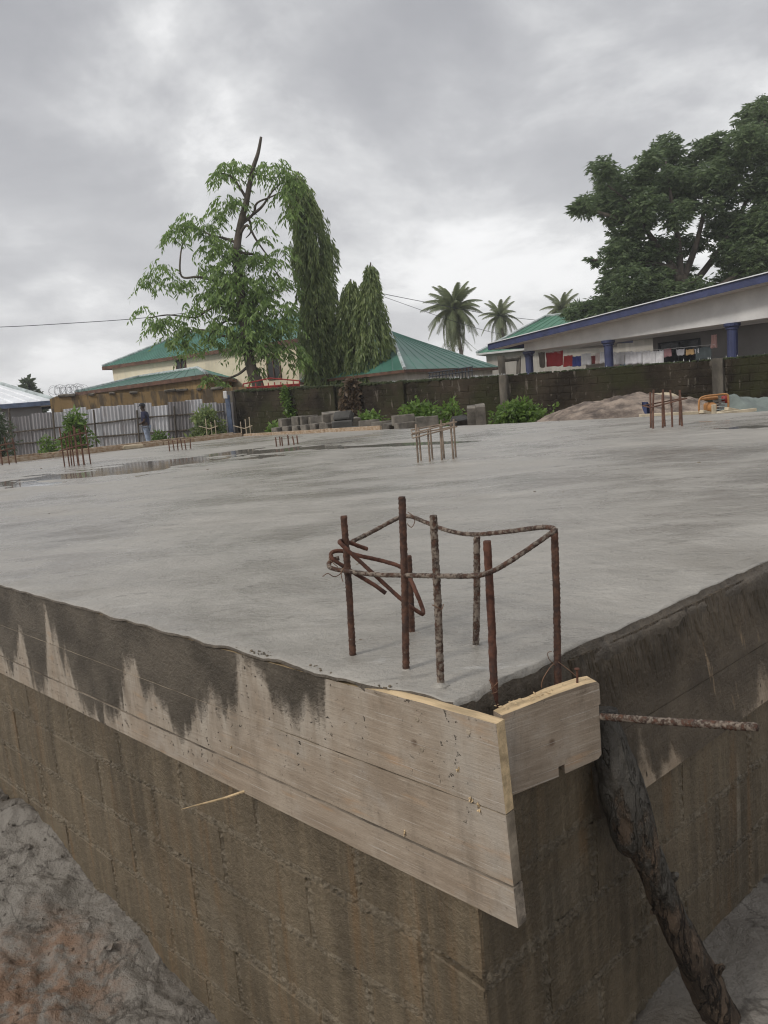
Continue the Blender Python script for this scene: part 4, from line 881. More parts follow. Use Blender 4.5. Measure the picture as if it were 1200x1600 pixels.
def wall_window(root, c, dx, nrm, wd, ht, glass='window_dark', frame='brown_trim'):
    d_ = Vector(dx).normalized(); n_ = Vector(nrm).normalized(); rot_ = Matrix((d_, n_, Vector((0, 0, 1)))).transposed()
    f = MB(); t_ = .06
    for (ox, oz, sx_, sz_) in ((-wd/2, 0, t_, ht+t_), (wd/2, 0, t_, ht+t_), (0, ht/2, wd-t_, t_), (0, -ht/2, wd-t_, t_), (0, 0, t_*.8, ht-t_)): f.box(Vector(c)+d_*ox+Vector((0, 0, oz))+n_*.03, (sx_, .08, sz_), rot_)
    w_ = f.part('window', frame, root); g = MB(); g.box(Vector(c)+n_*.012, (wd-.05, .03, ht-.05), rot_); g.part('pane', glass, w_)
# cream two-storey house with a green roof (left)
zG = -.6
c0 = atY(160, 577, 50); c1 = atY(470, 531, 41.5); ez = 4.15; c0.z = c1.z = ez; ex = (c1-c0); ey = Vector((-ex.y, ex.x, 0)).normalized()*8
r0 = atY(197, 542, 53.5); r1 = (c1+ey*.5); r1.z = r0.z; r0 = c0+ey*.5+ex.normalized()*3.2; r0.z = 5.85; r1 = c1+ey*.5-ex.normalized()*2.5; r1.z = 5.85
ch = hip_house('cream_house', 'cream two-storey house with green metal roof behind the ashoka tree', [c0, c1, c1+ey, c0+ey], zG, [r0, r1], 0, 'green_roof', 'cream_wall', .65, 'brown_trim', 40, .22)
base_ = (c0+c1)/2+ey*.5; wf0 = c0+(base_-c0).normalized()*.65; wf1 = c1+(base_-c1).normalized()*.65
for px, py, w__, h__ in ((284, 577, .75, 1.15), (428, 573, .9, 1.3)):
    t = None; d = ray(px, py); n_ = ey.normalized(); tt = (wf0-CAMP).dot(n_)/d.dot(n_); wall_window(ch, CAMP+d*tt, ex, -ey, w__, h__)
# low ochre annex, its nearest corner towards us
k0 = atY(323, 584, 36); kl = atY(118, 614, 43.5); kr = atY(392, 600, 50); kl.z = kr.z = k0.z; kb_ = kl+kr-k0
ap0 = (k0+kl+kr+kb_)/4; ap0.z += .8
ax = hip_house('ochre_annex', 'low ochre house with a thin green eave below the cream house', [kl, k0, kr, kb_], zG, [ap0+(kl-k0)*.25, ap0-(kl-k0)*.25], 0, 'green_roof', 'gable_ochre', .45, 'brown_trim', 14, .20)
# pale metal roof at the far left
e0 = atY(-60, 640, 36); e1 = atY(86, 627, 34.0); e0.z = e1.z = 1.78; s0 = atY(-30, 570, 40); s1 = atY(40, 597, 40); s1.z = s0.z = 3.0
e0 = e1-Vector((5.6, 2.0, 0)); exv = e1-e0; eyv = Vector((-.43, 1, 0)).normalized()*7.5
pr = hip_house('tin_house', 'house with pale silver tin roof and dark blue fascia at the left frame edge', [e0-exv, e1, e1+eyv, e0-exv+eyv], zG, [e0-exv*.6+eyv*.5+Vector((0, 0, 1.55)), e1-exv.normalized()*3.4+eyv*.5+Vector((0, 0, 1.55))], 0, 'pale_roof', 'porch_wall', .7, 'blue_grey', 22, .2)
# central bungalow with green hip roof
b0 = atY(468, 594, 39); b1 = atY(632, 577, 34); b2 = atY(782, 574, 44); ez = b1.z
for q in (b0, b2): q.z = ez
b3 = b0+b2-b1; apx = atY(609, 517, 41.5)
bh = hip_house('green_bungalow', 'bungalow with a green hip roof and pale ridge caps behind the mossy wall', [b0, b1, b2, b3], zG, [apx], 0, 'green_roof', 'pale_wall', .55, 'brown_trim', 10, .14)
m_ = MB(); q0 = b1.lerp(apx, .45); m_.tube([b0.lerp(b1, .45).lerp(apx, .35)+Vector((0, -.03, .05)), q0+Vector((0, 0, .05))], .08, 5); m_.part('ridge_cap', 'roof_cap', bh)
# second green roof further right
d0 = atY(728, 556, 52); d1 = atY(745, 555, 46); d2 = atY(900, 520, 44); d0.z = d1.z = d2.z = 2.75
fx = (d2-d1); fy = Vector((-fx.y, fx.x, 0)).normalized()*9
g0_ = atY(783, 506, 50); zr = g0_.z; sh = hip_house('green_roof_house', 'house with a bright green roof between the palms and the blue-fascia house', [d1, d2+fx, d2+fx+fy, d1+fy], zG, [d1+fy*.5+fx.normalized()*3.5+Vector((0, 0, 2.0)), d2+fx+fy*.5-fx.normalized()*2+Vector((0, 0, 2.0))], 0, 'green_roof2', 'pale_wall', .6, 'white_paint', 18, .12) if mat_roof('green_roof2', (.070, .200, .130)) is None else None
wall_window(sh, atY(775, 563, 46.2)+Vector((0, -.1, 0)), fx, -fy, 1.0, .9)
# house with the porch and blue fascia on the right
F0, F1 = atY(822, 560, 33.2), atY(1200, 496, 24.4)          # porch front line, left column and right frame edge
pdv = Vector((F1.x-F0.x, F1.y-F0.y, 0)); pl = pdv.length; pdv.normalize(); pnv = Vector((pdv.y, -pdv.x, 0)); prot = Matrix.Rotation(math.atan2(pdv.y, pdv.x), 3, 'Z')
O_ = Vector((F0.x, F0.y, 0)); ph = thing('porch_house', 'grey porch house with blue sloping fascia and blue columns on the right', 'house', (O_.x, O_.y, -.8))
def PH(t, d, z): return O_+pdv*t-pnv*d+Vector((0, 0, z))     # t along the front, d back from it
def onporch(px, py, d=0.0):
    dr = ray(px, py); t = ((O_-pnv*d)-CAMP).dot(pnv)/dr.dot(pnv); p = CAMP+dr*t; return (p-O_).dot(pdv), p.z
TL, TR = -1.6, pl+7
fz0 = onporch(763, 547, -.75)[1]; tz, fz1 = onporch(1200, 440, -.75)
tl = onporch(763, 542, -.75)[0]; slope = (fz1-fz0)/(tz-tl)
def fz(t): return fz0+slope*(t-tl)
def quadbox(m_, p, thick): m_.slabpoly(p, thick)
m_ = MB(); m_.slabpoly([PH(tl, -.75, fz(tl)), PH(TR, -.75, fz(TR)), PH(TR, -.75, fz(TR)+.27), PH(tl, -.75, fz(tl)+.27)], .04); m_.part('fascia', 'blue_paint', ph)
m_ = MB(); m_.slabpoly([PH(tl, -.74, fz(tl)), PH(tl, 9, fz(tl)), PH(tl, 9, fz(tl)+.27), PH(tl, -.74, fz(tl)+.27)], .04); m_.part('fascia', 'blue_paint', ph)
m_ = MB(); m_.slabpoly([PH(tl-.05, -.82, fz(tl)+.28), PH(TR, -.82, fz(TR)+.28), PH(TR, 9, fz(TR)+.28), PH(tl-.05, 9, fz(tl)+.28)], .03); rfp = m_.part('roof', 'pale_roof', ph)
m_ = MB(); m_.slabpoly([PH(tl+.05, -.70, fz(tl)+.03), PH(TR, -.70, fz(TR)+.03), PH(TR, .02, fz(TR)+.03), PH(tl+.05, .02, fz(tl)+.03)], .02); m_.part('soffit', 'soffit', ph)
bz0 = onporch(939, 532)[1]; bz1 = onporch(1200, 497)[1]; bz = (bz0+bz1)/2
ts = [onporch(px, 540)[0] for px in (822, 947, 1141)] + [onporch(1141, 540)[0]+4.6]
m_ = MB(); m_.slabpoly([PH(ts[0]-.12, 0, bz), PH(TR, 0, bz), PH(TR, 0, fz(TR)+.03), PH(ts[0]-.12, 0, fz(ts[0])+.03)], .24); m_.part('beam', 'white_paint', ph)
m_ = MB(); m_.slabpoly([PH(ts[0]-.12, .26, bz), PH(ts[0]-.12, 6, bz), PH(ts[0]-.12, 6, fz(ts[0])+.03), PH(ts[0]-.12, .26, fz(ts[0])+.03)], .2); m_.part('beam', 'white_paint', ph)
for t in ts:
    m_ = MB(); c = PH(t, .13, 0)
    m_.lathe((c.x, c.y, -.8), [(.22, 0), (.22, .12), (.165, .16), (.165, bz+.8-.22), (.20, bz+.8-.20), (.20, bz+.8-.14), (.26, bz+.8-.10), (.26, bz+.8-.005)], 14); m_.part('column', 'blue_paint', ph)
m_ = MB(); m_.slabpoly([PH(ts[1]+.3, 2.6, -.8), PH(TR, 2.6, -.8), PH(TR, 2.6, fz(TR)), PH(ts[1]+.3, 2.6, fz(ts[1]))], .15); m_.part('wall', 'porch_wall', ph)
m_ = MB(); m_.slabpoly([PH(ts[1]+.3, 2.62, -.8), PH(ts[1]+.3, 9, -.8), PH(ts[1]+.3, 9, fz(ts[1])), PH(ts[1]+.3, 2.62, fz(ts[1]))], .15); m_.part('wall', 'porch_wall', ph)
m_ = MB(); m_.slabpoly([PH(ts[0]-.1, .02, bz+.02), PH(TR, .02, bz+.02), PH(TR, 2.5, bz+.02), PH(ts[0]-.1, 2.5, bz+.02)], .03); m_.part('ceiling', 'soffit', ph)
m_ = MB(); c = PH(pl*.6, 2.2, 0); m_.box((c.x, c.y, -.65), (TR-TL, 4.9, .3), prot); m_.part('porch_floor', 'porch_wall', ph)
tw, zw = onporch(1062, 553, 2.6); wall_window(ph, PH(tw, 2.585, zw), pdv, pnv, 1.75, .95, 'dark_glass', 'steel_dark')
# low stretch of wall and fittings under the left porch end
m_ = MB(); m_.slabpoly([PH(ts[0]+.4, 3.2, -.8), PH(ts[1]-.2, 3.2, -.8), PH(ts[1]-.2, 3.2, bz-.55), PH(ts[0]+.4, 3.2, bz-.55)], .12); m_.part('low_wall', 'pale_wall', ph)
# washing on the line
ropes = thing('clothes_line', 'thin clothes line strung between the blue porch columns', 'clothes line', tuple(PH(ts[0], .9, bz-.3)))
for (xa, ya, xb, yb, dd_) in ((845, 550, 945, 552, .7), (950, 551, 1118, 538, .8)):
    ta, za = onporch(xa, ya, dd_); tb, zb = onporch(xb, yb, dd_); m_ = MB(); a, b_ = PH(ta, dd_, za), PH(tb, dd_, zb); md = (a+b_)/2-Vector((0, 0, .03)); m_.tube(smooth_path([a, md, b_], 6), .008, 4); m_.part('rope', 'white_paint', ropes)
clothes = [(841, 853, 551, 574, (.20, .175, .15), 'brown-grey towel at the left end of the washing'), (853, 881, 551, 572, (.33, .030, .035), 'large bright red sheet hanging on the porch line'), (881, 895, 556, 572, (.36, .035, .035), 'smaller red cloth right of the large red sheet'), (895, 908, 557, 572, (.035, .05, .22), 'royal blue cloth between red cloth and white vest'), (909, 924, 553, 570, (.55, .56, .58), 'white sleeveless vest left of the blue column'), (923, 931, 556, 568, (.16, .035, .035), 'dark red rag beside the white vest'), (931, 939, 552, 568, (.50, .44, .42), 'narrow cream cloth just left of the middle column'), (938, 946, 550, 567, (.60, .60, .62), 'white strip of cloth touching the middle column'),
           (956, 963, 551, 570, (.62, .62, .64), 'narrow white cloth just right of the middle column'), (963, 976, 551, 569, (.62, .62, .64), 'first wide white shirt right of the middle column'), (976, 989, 550, 569, (.60, .60, .63), 'second wide white shirt in the row of five'), (989, 1003, 550, 568, (.62, .62, .65), 'middle white shirt in the row of five'), (1003, 1016, 549, 568, (.60, .60, .62), 'fourth wide white shirt in the row of five'), (1016, 1025, 549, 571, (.64, .64, .66), 'long narrow white towel before the dark window'), (1026, 1037, 548, 569, (.66, .66, .68), 'square white towel at the window edge'), (1037, 1049, 545, 557, (.30, .17, .18), 'small pink top in front of the window'), (1056, 1070, 546, 555, (.40, .40, .43), 'short pale grey cloth inside the window frame'), (1072, 1084, 546, 554, (.38, .25, .12), 'mustard cloth hanging at the window'), (1085, 1092, 545, 552, (.42, .42, .45), 'tiny white cloth right of the mustard one'), (1088, 1112, 543, 561, (.05, .065, .07), 'dark clothes bundled at the right window edge'), (1112, 1120, 523, 543, (.48, .30, .28), 'red and white cloth hung high beside the right column'),
           (956, 967, 570, 577, (.42, .30, .31), 'small pink cloth low below the white shirts'), (968, 978, 567, 578, (.20, .28, .34), 'teal shorts hanging low under the white shirts')]
for i, (xa, xb, ya, yb, col, lab) in enumerate(clothes):
    dd_ = .7 if xb < 948 else .8
    dd_ += .06*(yb > 575)
    ta, za = onporch(xa, ya, dd_); tb, zb = onporch(xb, yb, dd_); _, zb = onporch((xa+xb)/2, yb, dd_); W = tb-ta; Hh = za-zb
    simple('cloth_%d' % i, col, .85, 4, .12); sg = random.uniform(0, 6); m_ = MB(); nf = max(1.5, W*3)
    def cl_(u, v, front=1):
        pin = .02*math.sin(u*math.pi*2)**2; fold = .03*math.sin(u*nf*6.28+sg)*(.4+.6*v)+.02*fbm(u*3+i, v*3, i, 2)
        x = ta+u*W+(.03*(v)*math.sin(u*5+sg)); return PH(x, dd_+fold+(.006 if front else -.006), za-v*Hh*(1-.03*math.sin(u*7+sg))-pin)
    n1_, n2_ = 12, 8; m_.grid(n1_, n2_, lambda u, v: cl_(u, v, 1)); m_.grid(n1_, n2_, lambda u, v: cl_(u, v, 0))
    N_ = n1_*n2_; rim = [k for k in range(n1_)]+[j*n1_+n1_-1 for j in range(1, n2_)]+[(n2_-1)*n1_+k for k in range(n1_-2, -1, -1)]+[j*n1_ for j in range(n2_-2, 0, -1)]
    m_.f.extend([(rim[k], rim[(k+1) % len(rim)], rim[(k+1) % len(rim)]+N_, rim[k]+N_) for k in range(len(rim))]); m_.mi.extend([0]*len(rim))
    m_.top('hanging_cloth', 'cloth_%d' % i, tuple(PH(ta, dd_, za)), lab, 'laundry', 'washing on the porch line', smooth=True)
# red steel roof frame and dark railings seen over the wall
rg = thing('red_gate', 'red steel railing showing above the mossy wall beside the leaning trunk', 'gate', tuple(atY(425, 605, 34)))
A_ = [atY(x, y, 34) for x, y in ((380, 606), (468, 600), (468, 595), (422, 591), (380, 600))]
for a, b_ in zip(A_, A_[1:]+A_[:1]): m_ = MB(); m_.tube([a, b_], .03, 6); m_.part('rail', 'red_paint', rg)
for k in range(9): t = k/9; m_ = MB(); m_.tube([A_[0].lerp(A_[1], t)-Vector((0, 0, .9)), A_[4].lerp(A_[2], t)], .025, 5); m_.part('bar', 'red_paint', rg)
m_ = MB(); m_.slabpoly([A_[0]-Vector((0, -.1, .8)), A_[1]-Vector((0, -.1, .8)), A_[1]+Vector((0, .1, 0)), A_[0]+Vector((0, .1, 0))], .03); m_.part('panel', 'red_paint', rg)
dr_ = thing('dark_railing', 'dark blue barred railing below the bungalow eave', 'railing', tuple(atY(700, 590, 30)))
for k in range(14): t = k/13; a = atY(671+66*t, 590-7*t, 30); b_ = atY(671+66*t, 582-9*t, 30); m_ = MB(); m_.tube([a-Vector((0, 0, .8)), b_], .022, 5); m_.part('bar', 'steel_dark', dr_)
for oy in (0, 6): m_ = MB(); m_.tube([atY(669, 583+oy, 30), atY(739, 573+oy, 30)], .025, 5); m_.part('rail', 'steel_dark', dr_)
# power lines
def cable(pts, lab, r=.017):
    m_ = MB(); p = [atY(*q) for q in pts]; m_.tube(smooth_path(p, 8), r, 5); m_.top('power_line', 'steel_dark', tuple(p[0]), lab, 'cable')
cable([(-120, 513, 38), (0, 511, 40), (110, 505, 41), (222, 497, 42), (330, 484, 43)], 'single black cable crossing the sky left of the leaning tree')
cable([(560, 447, 44), (590, 457, 44), (680, 475, 47), (760, 490, 50), (850, 501, 52), (960, 505, 54)], 'upper black cable sagging past the coconut palms')
cable([(560, 448, 44), (590, 460, 44), (640, 478, 46), (700, 499, 48), (760, 517, 50), (800, 525, 52)], 'lower black cable running down behind the bungalow roof', .013)

# ------------------------------------------------------------------ vegetation
def leaf_mesh(name, mat, base, dirs, length, width, parent, loc, nrm=None, kindless=True):
    """numpy leaves: base points, directions, lengths; each leaf a folded rhombus (6 vertices, 4 triangles)"""
    n = len(base); base = np.asarray(base, float); d = np.asarray(dirs, float); d /= np.linalg.norm(d, axis=1, keepdims=True)+1e-9
    r = rng.normal(size=(n, 3)); s_ = np.cross(d, r); s_ /= np.linalg.norm(s_, axis=1, keepdims=True)+1e-9; nn = np.cross(d, s_)
    L = (length*rng.uniform(.5, 1.45, n))[:, None]; W = (width*rng.uniform(.75, 1.2, n))[:, None]
    v = np.stack([base, base+d*L*.42+s_*W*.5-nn*W*.10, base+d*L-nn*L*.08, base+d*L*.42-s_*W*.5-nn*W*.10], 1).reshape(-1, 3)-np.asarray(loc)
    me = bpy.data.meshes.new(name); idx = np.arange(n)[:, None]*4; tri = np.concatenate([idx+[[0, 1, 2]], idx+[[0, 2, 3]]], 1).reshape(-1)
    me.vertices.add(n*4); me.vertices.foreach_set('co', v.ravel()); me.loops.add(len(tri)); me.loops.foreach_set('vertex_index', tri.astype(np.int32))
    me.polygons.add(n*2); me.polygons.foreach_set('loop_start', (np.arange(n*2)*3).astype(np.int32)); me.update(calc_edges=True); me.materials.append(MATS[mat])
    o = bpy.data.objects.new(name, me); COL.objects.link(o); o.parent = parent; return o
def limb(root, pts, r0, r1, mat='bark', name='limb', n=7):
    p = smooth_path(pts, 5); m_ = MB(); k = len(p)-1; m_.tube(p, [r0+(r1-r0)*i/k for i in range(k+1)], n); return m_.part(name, mat, root, smooth=True)
# leaning, half broken ashoka tree
YT = 36.0; tb = atY(405, 612, YT); tb.z = -.6
ta_ = thing('ashoka_tree', 'ragged leaning tree with a bare broken top left of the columnar trees', 'tree', tuple(tb))
def q(px, py, dy=0): return atY(px, py, YT+dy)
limb(ta_, [tb, q(404, 606), q(394, 580), q(385, 535), q(377, 470), q(370, 400), q(375, 355), q(385, 315), q(394, 268), q(403, 240), q(408, 214)], .30, .055, name='trunk', n=10)
for pts in ([(372, 455), (340, 440), (310, 433), (284, 432), (282, 400), (288, 372), (294, 350)], [(378, 490), (345, 478), (322, 486), (305, 496), (262, 492), (232, 497)], [(378, 350), (396, 334), (402, 317), (427, 306), (458, 289)], [(396, 334), (410, 322), (425, 300), (440, 285)], [(374, 368), (386, 352), (400, 374), (414, 394), (428, 410)], [(386, 312), (374, 292), (361, 276), (346, 270)], [(380, 510), (402, 500), (424, 520), (448, 545)], [(372, 380), (350, 372), (330, 368), (318, 360)], [(380, 480), (410, 462), (438, 452)], [(384, 530), (350, 525), (310, 515), (280, 530)], [(390, 570), (372, 585), (350, 592), (334, 592)], [(377, 340), (390, 345), (392, 362), (384, 372)], [(380, 500), (356, 500), (330, 520), (325, 540)], [(372, 395), (398, 398), (418, 410), (440, 436)]):
    limb(ta_, [q(x, y, random.uniform(-.5, .5) if i else 0) for i, (x, y) in enumerate(pts)], .075, .018)
cl_px = [(362, 262, 20), (346, 272, 16), (378, 258, 10), (430, 262, 17), (448, 276, 17), (468, 288, 15), (418, 258, 10), (352, 318, 17), (343, 332, 12), (368, 315, 14), (412, 372, 9), (405, 345, 7), (278, 352, 15), (300, 345, 18), (322, 360, 19), (268, 372, 9), (335, 385, 22), (362, 388, 22), (396, 400, 20), (428, 408, 15), (330, 420, 22), (365, 428, 25), (402, 440, 26), (440, 440, 18), (252, 418, 14), (236, 434, 11), (266, 440, 12), (290, 440, 11), (330, 458, 22), (368, 472, 27), (408, 478, 26), (444, 480, 18), (240, 502, 17), (268, 502, 16), (300, 482, 16), (296, 512, 16), (338, 508, 24), (374, 520, 26), (410, 512, 22), (440, 512, 18), (258, 532, 11), (284, 534, 13), (328, 534, 15), (390, 545, 21), (420, 545, 20), (450, 545, 17), (470, 562, 15), (330, 590, 12), (348, 598, 10), (300, 545, 8), (226, 448, 6), (224, 480, 7), (455, 330, 12), (446, 300, 14), (440, 390, 10), (400, 575, 10), (452, 500, 12)]
def sprays(cl, Y, dpx, nsp, nl, L, droop=.9, depth=1.0):
    bs, ds = [], []
    for (x, y, r) in cl:
        rm = r*Y/1200
        for k in range(max(2, int(nsp*(r/18)**1.6))):
            c = atY(x+random.gauss(0, .42)*r, y+random.gauss(0, .36)*r, Y+random.gauss(0, .55)*rm*depth+random.uniform(-.3, .3))
            a = random.uniform(0, 6.283); h = Vector((math.cos(a), math.sin(a)*.8, 0)); ln = random.uniform(.45, 1.0)
            for j in range(nl):
                t = (j+.5)/nl; p = c+h*ln*t+Vector((0, 0, .18*t-droop*ln*t*t))
                sd_ = h.cross(Vector((0, 0, 1)))*(1 if j % 2 else -1); ldir = sd_*.55+h*.35+Vector((0, 0, -.75))+Vector((random.gauss(0, .2), random.gauss(0, .2), random.gauss(0, .2)))
                bs.append(p[:]); ds.append(ldir[:])
    return bs, ds
bs, ds = sprays(cl_px+[(370, 450, 26), (385, 490, 24), (350, 470, 22), (400, 520, 22), (360, 405, 20), (340, 440, 20), (410, 460, 20), (380, 535, 18)], YT, 0, 20, 12, .2); leaf_mesh('crown', 'leaf_ashoka', bs, ds, .30, .085, ta_, tb)
# columnar weeping ashokas
def column_tree(label, outline, Y, basepx, n, tops, group='columnar ashoka trees'):
    b_ = atY(*basepx, Y); b_.z = -.6; root = thing('columnar_tree', label, 'tree', tuple(b_), 0, group)
    tp = atY(tops[0], tops[1], Y); limb(root, [b_, b_.lerp(tp, .5)+Vector((.1, 0, 0)), tp], .16, .03, name='trunk')
    ys = [o[0] for o in outline]; bs, ds = [], []
    # whorls of drooping branches
    for k in range(n//26):
        y = random.uniform(ys[0], ys[-1])
        l_ = np.interp(y, ys, [o[1] for o in outline]); r_ = np.interp(y, ys, [o[2] for o in outline]); cx_ = (l_+r_)/2; hw = (r_-l_)/2*Y/1200
        a = random.uniform(0, 6.283); rr_ = hw*(random.random()**.35)*random.uniform(.8, 1.06); c = atY(cx_, y, Y)
        h = Vector((math.cos(a), math.sin(a), 0)); st_ = c+h*rr_*.55
        for j in range(26):
            t = j/26; p = st_+h*rr_*.45*min(1, t*2.5)+Vector((0, 0, -.9*t+.1))+Vector((random.gauss(0, .05),)*3)
            bs.append(p[:]); ds.append((h*.35+Vector((random.gauss(0, .25), random.gauss(0, .25), -1)))[:])
    leaf_mesh('crown', 'leaf_column', bs, ds, .30, .075, root, b_); return root
column_tree('tallest dark columnar weeping tree right of the leaning tree', [(272, 444, 472), (300, 449, 490), (330, 452, 507), (380, 454, 525), (450, 462, 527), (520, 467, 529), (595, 474, 533)], 38, (503, 600), 22000, (466, 268))
column_tree('shorter pointed columnar tree right of the tallest one', [(414, 570, 588), (440, 560, 596), (480, 548, 602), (520, 540, 614), (560, 536, 612), (600, 540, 602)], 37, (573, 605), 10000, (579, 410))
column_tree('lowest columnar tree squeezed between its two taller neighbours', [(440, 536, 560), (470, 524, 568), (520, 518, 570), (600, 514, 576)], 37.6, (545, 605), 9000, (548, 436))
# mango tree
YM = 44.0; mbp = atY(1080, 560, YM); mbp.z = -.8; mg = thing('mango_tree', 'large dark spreading tree towering behind the porch house', 'tree', tuple(mbp))
def qm(px, py, dy=0): return atY(px, py, YM+dy)
limb(mg, [mbp, qm(1078, 520), qm(1070, 470), qm(1064, 430)], .50, .34, name='trunk', n=10)
for pts in ([(1064, 440), (1040, 400), (1010, 360), (985, 320), (950, 290)], [(1064, 435), (1060, 380), (1050, 320), (1040, 250)], [(1066, 440), (1085, 390), (1100, 330), (1110, 260)], [(1070, 460), (1110, 410), (1150, 350), (1185, 260), (1195, 190)], [(1068, 470), (1030, 440), (990, 425), (955, 440)], [(1075, 480), (1120, 450), (1170, 420), (1220, 400)], [(1010, 360), (960, 340), (910, 325)], [(1052, 420), (1000, 410), (960, 408), (925, 406)], [(1150, 350), (1190, 330), (1230, 300)], [(1100, 330), (1140, 300), (1160, 250)]):
    limb(mg, [qm(x, y, random.uniform(-1.2, 1.2) if i else 0) for i, (x, y) in enumerate(pts)], .22, .04)
m_cl = [(940, 265, 18), (957, 288, 24), (916, 322, 17), (900, 328, 10), (933, 316, 16), (1040, 236, 24), (1012, 252, 18), (1060, 262, 22), (1000, 286, 26), (966, 322, 28), (1030, 300, 32), (1098, 238, 22), (1120, 226, 17), (1076, 292, 28), (1110, 276, 26), (1142, 258, 26), (1176, 190, 26), (1197, 166, 18), (1166, 222, 26), (1196, 232, 30), (1140, 300, 20), (1196, 290, 30), (980, 360, 26), (1008, 344, 18), (1056, 336, 22), (962, 396, 22), (990, 398, 26), (1030, 392, 24), (1062, 384, 20), (956, 434, 22), (985, 440, 26), (1022, 440, 26), (1060, 430, 24), (1086, 456, 22), (950, 464, 20), (934, 480, 18), (1000, 470, 24), (1042, 466, 24), (1128, 348, 26), (1162, 360, 32), (1196, 350, 32), (1140, 394, 24), (1180, 402, 32), (1140, 440, 24), (1172, 440, 26), (1202, 436, 26), (930, 408, 7), (922, 404, 5), (906, 486, 15), (890, 491, 11), (1070, 320, 18), (1110, 320, 14), (1092, 380, 14), (970, 490, 20), (1230, 210, 30), (1240, 280, 34), (1235, 350, 34), (1230, 420, 34), (1260, 240, 34), (1265, 330, 36), (1262, 410, 34), (1290, 300, 34), (1010, 320, 22), (1050, 280, 20)]
bs, ds = [], []
for (x, y, r) in m_cl:
    rm = r*YM/1200; dpt = random.uniform(-2.0, 2.0)
    for k in range(int(190*(r/24)**2)):
        v = Vector((random.gauss(0, 1), random.gauss(0, 1), random.gauss(0, 1))).normalized()*(random.random()**.45)*1.08
        c = atY(x, y, YM+dpt)+Vector((v.x*rm, v.y*rm*1.3, v.z*rm*.92))
        for j in range(10):
            a = random.uniform(0, 6.283); dvec = Vector((math.cos(a), math.sin(a), random.uniform(-.9, .1)))+v*.3
            bs.append((c+Vector((random.gauss(0, .05), random.gauss(0, .05), random.gauss(0, .05))))[:]); ds.append(dvec[:])
leaf_mesh('crown', 'leaf_mango', bs, ds, .30, .095, mg, mbp)
# coconut palms: every frond its own part
def frond_mesh(L, droop, seed):
    random.seed(seed); m_ = MB(); pts = [Vector((L*t*(1-.12*droop*t), 0, L*(.42*t-(.42+droop*.75)*t*t))) for t in [i/12 for i in range(13)]]
    m_.tube(pts, [.045*(1-i/14) for i in range(13)], 5)
    for i in range(2, 48):
        t = i/48; k = min(11, int(t*12)); p = pts[k].lerp(pts[k+1], t*12-k); tg = (pts[k+1]-pts[k]).normalized(); ll = L*.26*math.sin(math.pi*(.12+.83*t))**.6*random.uniform(.85, 1.1)
        for sg in (-1, 1):
            d_ = (tg*.55+Vector((0, sg, 0))*.75+Vector((0, 0, -.45-.5*random.random()*droop))).normalized(); e = p+d_*ll+Vector((0, 0, -.12*ll)); w_ = tg*.042
            m_.add([p-w_, p+w_, p.lerp(e, .55)+w_*.9+Vector((0, 0, .03*ll)), e, p.lerp(e, .55)-w_*.9+Vector((0, 0, .03*ll))], [(0, 1, 2, 4), (4, 2, 3)])
    return m_.mesh('frond', 'leaf_palm')
FR = [frond_mesh(3.3, dr, 50+i) for i, dr in enumerate((.15, .5, .9, 1.3, 1.8))]
random.seed(21)
def palm(px, py, Y, s_, label, nf=24):
    c = atY(px, py, Y); b_ = Vector((c.x+.4, c.y, -.6)); root = thing('coconut_palm', label, 'palm', tuple(b_), 0, 'coconut palms behind the green roofs')
    limb(root, [b_, b_.lerp(c, .5)+Vector((.15, 0, 0)), c], .22, .13, 'palm_bark', 'trunk')
    for k in range(nf):
        lev = k/nf; a = k*2.39996+random.uniform(-.2, .2); pit = R_(68)*(1-lev)**.9-R_(66)*lev; me = FR[min(4, int(lev*5))]
        o = pobj('frond', me, root, c-b_+Vector((0, 0, .1*(1-lev))), (random.uniform(-.3, .3), -pit, a), (s_*random.uniform(.88, 1.08),)*3)
    m_ = MB()
    for k in range(7): a = k*.9; m_.lathe(c+Vector((.22*math.cos(a), .22*math.sin(a), -.28)), [(.03, -.14), (.1, -.07), (.11, .02), (.06, .12)], 8)
    m_.part('coconuts', 'leaf_palm', root, kind='stuff')
palm(710, 488, 66, .80, 'fullest coconut palm standing left of the others above the bungalow roof', 54); palm(782, 497, 84, .72, 'smaller coconut palm right of the fullest one', 32); palm(878, 486, 84, .72, 'coconut palm half hidden beside the dark spreading tree', 30)
# shrubs, creepers and far bushes
def shrub(name, label, px, py, Y, wpx, hpx, mat, n, L, cat='shrub', zb=None, sparse=False, group=None):
    b_ = atY(px, py, Y); z0 = zb if zb is not None else b_.z; b_.z = z0; root = thing(name, label, cat, tuple(b_), 0, group); bs, ds = [], []; top_ = atY(px, py-hpx, Y).z-z0; W = wpx*Y/1200/2
    for k in range(7):
        a = random.uniform(-1, 1); m_ = MB(); e = b_+Vector((a*W*.8, random.uniform(-.3, .3), top_*random.uniform(.55, .9))); m_.tube([b_+Vector((a*W*.3, 0, -.15)), b_.lerp(e, .5)+Vector((0, 0, .08)), e], [.018, .013, .006], 4); m_.part('stem', 'bark', root)
    nc = max(4, n//28)
    for k in range(nc):
        u = random.gauss(0, .42); h = random.random()**.8*(1-.45*min(1, abs(u))); c = b_+Vector((u*W, random.gauss(0, .35)*min(W, .8), top_*h))
        for j in range(28): v = Vector((random.gauss(0, 1), random.gauss(0, 1), random.gauss(0, 1))).normalized()*random.random()**.5*.24; bs.append((c+v)[:]); ds.append((v*2+Vector((random.gauss(0, .4), random.gauss(0, .4), random.uniform(-.6, .5))))[:])
    leaf_mesh('foliage', mat, bs, ds, L, L*.5, root, b_); return root
